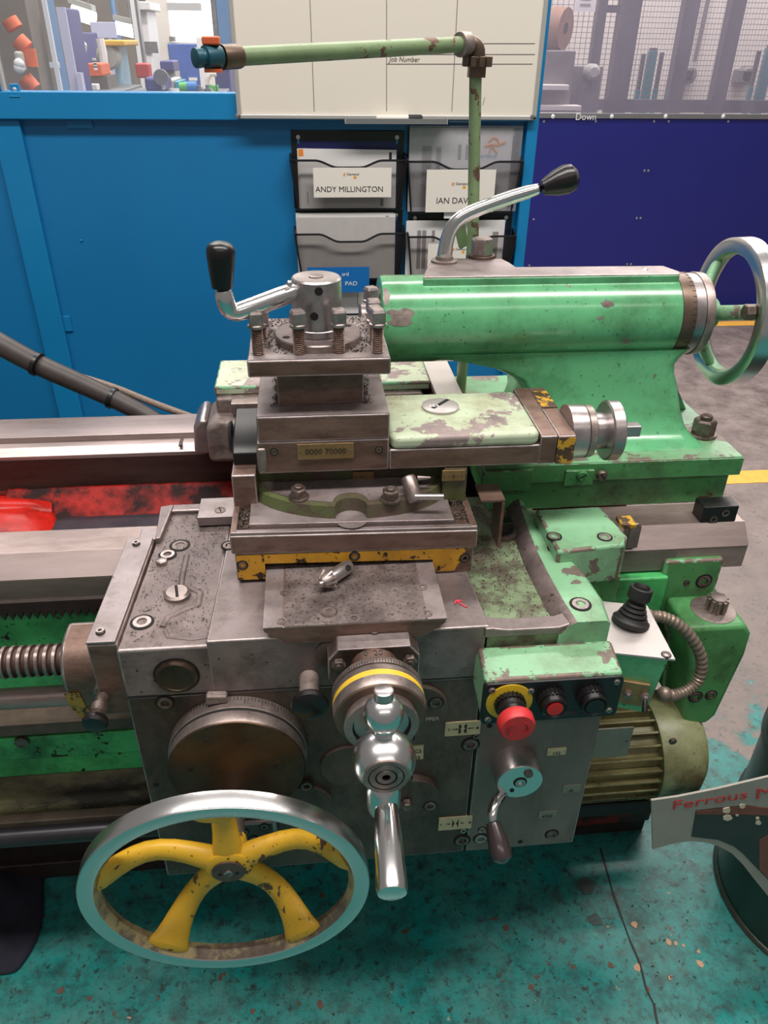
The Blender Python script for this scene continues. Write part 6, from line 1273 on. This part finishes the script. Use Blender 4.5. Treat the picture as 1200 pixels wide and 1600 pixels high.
# cable and hose at the left, in front of the blue panel
hz = thing('coolant_hose', 'thick dark taped hose sloping down behind the bed at left', 'hose', (-.9, 1.75, .86))
P = [at(*p, y=y_) for p, y_ in (((-900, 230), 1.7), ((-400, 335), 1.66), ((-60, 505), 1.62), ((0, 538), 1.60), ((60, 570), 1.58), ((120, 597), 1.56), ((175, 622), 1.54), ((230, 650), 1.52), ((262, 668), 1.50))]
MB().tube(spline(P, 6), [.027-.0002*k for k in range(49)], 16).build('hose', 'hose', hz)
for px, py in ((57, 569), (175, 622)):
    p = at(px, py, y=1.57 if px < 100 else 1.54); d = (P[6]-P[4]).normalized(); MB().cyl(p-d*.004, p+d*.004, .0255 if px < 100 else .0235, n=18).build('tape_band', 'black', hz)
MB().tube([P[-1]+Vector((.0, 0, 0)), P[-1]+Vector((.05, .01, -.1)), P[-1]+Vector((.08, .02, -.82))], .020, 12).build('hose_tail', 'hose', hz)
bz_ = thing('braided_cable', 'thin braided cable running beside the dark hose', 'cable', (-.4, 1.5, .86))
P2 = [at(*p, y=y_) for p, y_ in (((120, 587), 1.60), ((180, 606), 1.58), ((240, 630), 1.54), ((300, 652), 1.50))]
MB().tube(spline(P2, 6), .0075, 10).build('cable', 'braid', bz_)
MB().tube([P2[-1], P2[-1]+Vector((.02, 0, -.06)), P2[-1]+Vector((.03, .02, -.8))], .007, 8).build('cable_tail', 'braid', bz_)
# dark cloth heap at the left on the floor
rn = random.Random(5); nx, ny = 26, 22; V = []
ca, cb_ = at(-40, 1370, z=0), at(-20, 1560, z=0)
for j in range(ny):
    for i in range(nx):
        u, v_ = i/(nx-1), j/(ny-1); x = -1.05+u*.52+.04*math.sin(v_*5+1); y = .82+v_*.36
        e = min(u, 1-u, v_, 1-v_)*3.2; e = min(1, e); h = .16*math.sin(min(1, e)*math.pi/2)*(1-.75*u)*(.65+.35*math.sin(u*14+v_*6)*math.sin(v_*11+3*u)+.25*math.sin(u*25-v_*17))
        V.append((x-.10*(1-v_)*u, y, max(.004, h*(.8+.2*rn.random())+.004)))
b = MB(); b.add(V, [(j*nx+i, j*nx+i+1, (j+1)*nx+i+1, (j+1)*nx+i) for j in range(ny-1) for i in range(nx-1)]); o = b.build('floor_cloth', 'cloth', sub=1, smooth=180)
sd_ = o.modifiers.new('thickness', 'SOLIDIFY'); sd_.thickness = .003; sd_.offset = 1
tag(o, 'crumpled dark navy cloth on the floor under the bed at left', 'cloth')
# drum and sign at the right
dr = thing('waste_drum', 'dark green steel waste drum at the right edge', 'drum', (1.017, .835, 0))
DH = .58; b = MB(); R_ = .21
b.lathe((1.017, .835, 0), PZ, [(0, R_-.006), (0, R_+.003), (.012, R_+.003), (.014, R_), (.18, R_), (.186, R_+.006), (.196, R_+.006), (.202, R_), (.38, R_), (.386, R_+.006), (.396, R_+.006), (.402, R_), (DH, R_), (DH+.006, R_+.004), (DH+.012, R_), (DH+.006, R_-.006), (.02, R_-.008), (.02, 0)], 72); b.build('drum_shell', 'drum_green', dr)
MB().lathe((1.017, .835, 0), PZ, [(.0, R_+.004), (.006, R_+.0055), (.013, R_+.004)], 72, caps=False).build('base_rim', 'rust_bar', dr)
MB().lathe((1.017, .835, .25), PZ, [(0, R_-.009), (.004, 0)], 40).build('scrap_fill', 'soot', dr)
SY = .618
def sp3(px, py, y=SY): p = at(px, py, y=y); return (p.x, p.z)
sg = thing('drum_sign', 'grey printed sign with red lettering fixed to the drum', 'sign', (.75, SY, .25))
outl = [sp3(1018, 1251), sp3(1060, 1245), sp3(1120, 1233), sp3(1200, 1214), sp3(1300, 1188), sp3(1470, 1144), sp3(1500, 1560), sp3(1310, 1485), sp3(1250, 1445), sp3(1200, 1400), sp3(1178, 1373), sp3(1160, 1350), sp3(1143, 1333), sp3(1122, 1322), sp3(1100, 1316), sp3(1078, 1314), sp3(1052, 1318), sp3(1020, 1327)]
MB().prism(outl, 'y', SY, SY+.003).build('sign_sheet', 'sign_grey', sg)
inn = [sp3(1087, 1266), sp3(1120, 1262), sp3(1168, 1258), sp3(1200, 1263), sp3(1400, 1262), sp3(1420, 1500), sp3(1290, 1440), sp3(1222, 1395), sp3(1200, 1374), sp3(1180, 1354), sp3(1160, 1333), sp3(1146, 1322), sp3(1122, 1312), sp3(1080, 1307)]
MB().prism(inn, 'y', SY-.0004, SY).build('printed_picture', 'sign_dark', sg)
MB().prism([sp3(1186, 1312), sp3(1200, 1304), sp3(1260, 1300), sp3(1260, 1400), sp3(1200, 1372), sp3(1186, 1358)], 'y', SY-.0008, SY-.0004).build('printed_barrel', 'sign_brown', sg)
MB().prism([sp3(1088, 1267), sp3(1168, 1259), sp3(1288, 1271), sp3(1288, 1278), sp3(1165, 1272), sp3(1088, 1272)], 'y', SY-.0008, SY-.0004).build('printed_pipe', 'sign_brown', sg)
for cx0, cy0, s in ((1134, 1265, 8), (1137, 1277, 8), (1160, 1259, 6), (1184, 1285, 6), (1151, 1273, 3), (1183, 1278, 4)):
    pts = [sp3(cx0+s*random.uniform(.6, 1.1)*math.cos(k*.9), cy0+s*.7*random.uniform(.6, 1.1)*math.sin(k*.9)) for k in range(7)]
    MB().prism(pts, 'y', SY-.0012, SY-.0004).build('torn_patch', 'sign_chip', sg)
for px, py in ((1455, 1190), (1478, 1480)): p = at(px, py, y=SY); MB().lathe(p, NY, [(-.012, .004), (0, .004), (0, .009), (.003, .009), (.005, .005)], 14).build('sign_bolt', 'bolt', sg)
a, b_ = at(1048, 1265, y=SY), at(1165, 1247, y=SY); text('sign_lettering', 'Ferrous', .026, (a.x, SY-.0006, a.z), (b_-a), PZ, 'sign_red', sg, sx=1.28)
a, b_ = at(1178, 1249, y=SY), at(1290, 1224, y=SY); text('sign_lettering', 'Metal', .032, (a.x, SY-.0006, a.z), (b_-a), PZ, 'sign_red', sg, sx=1.25)
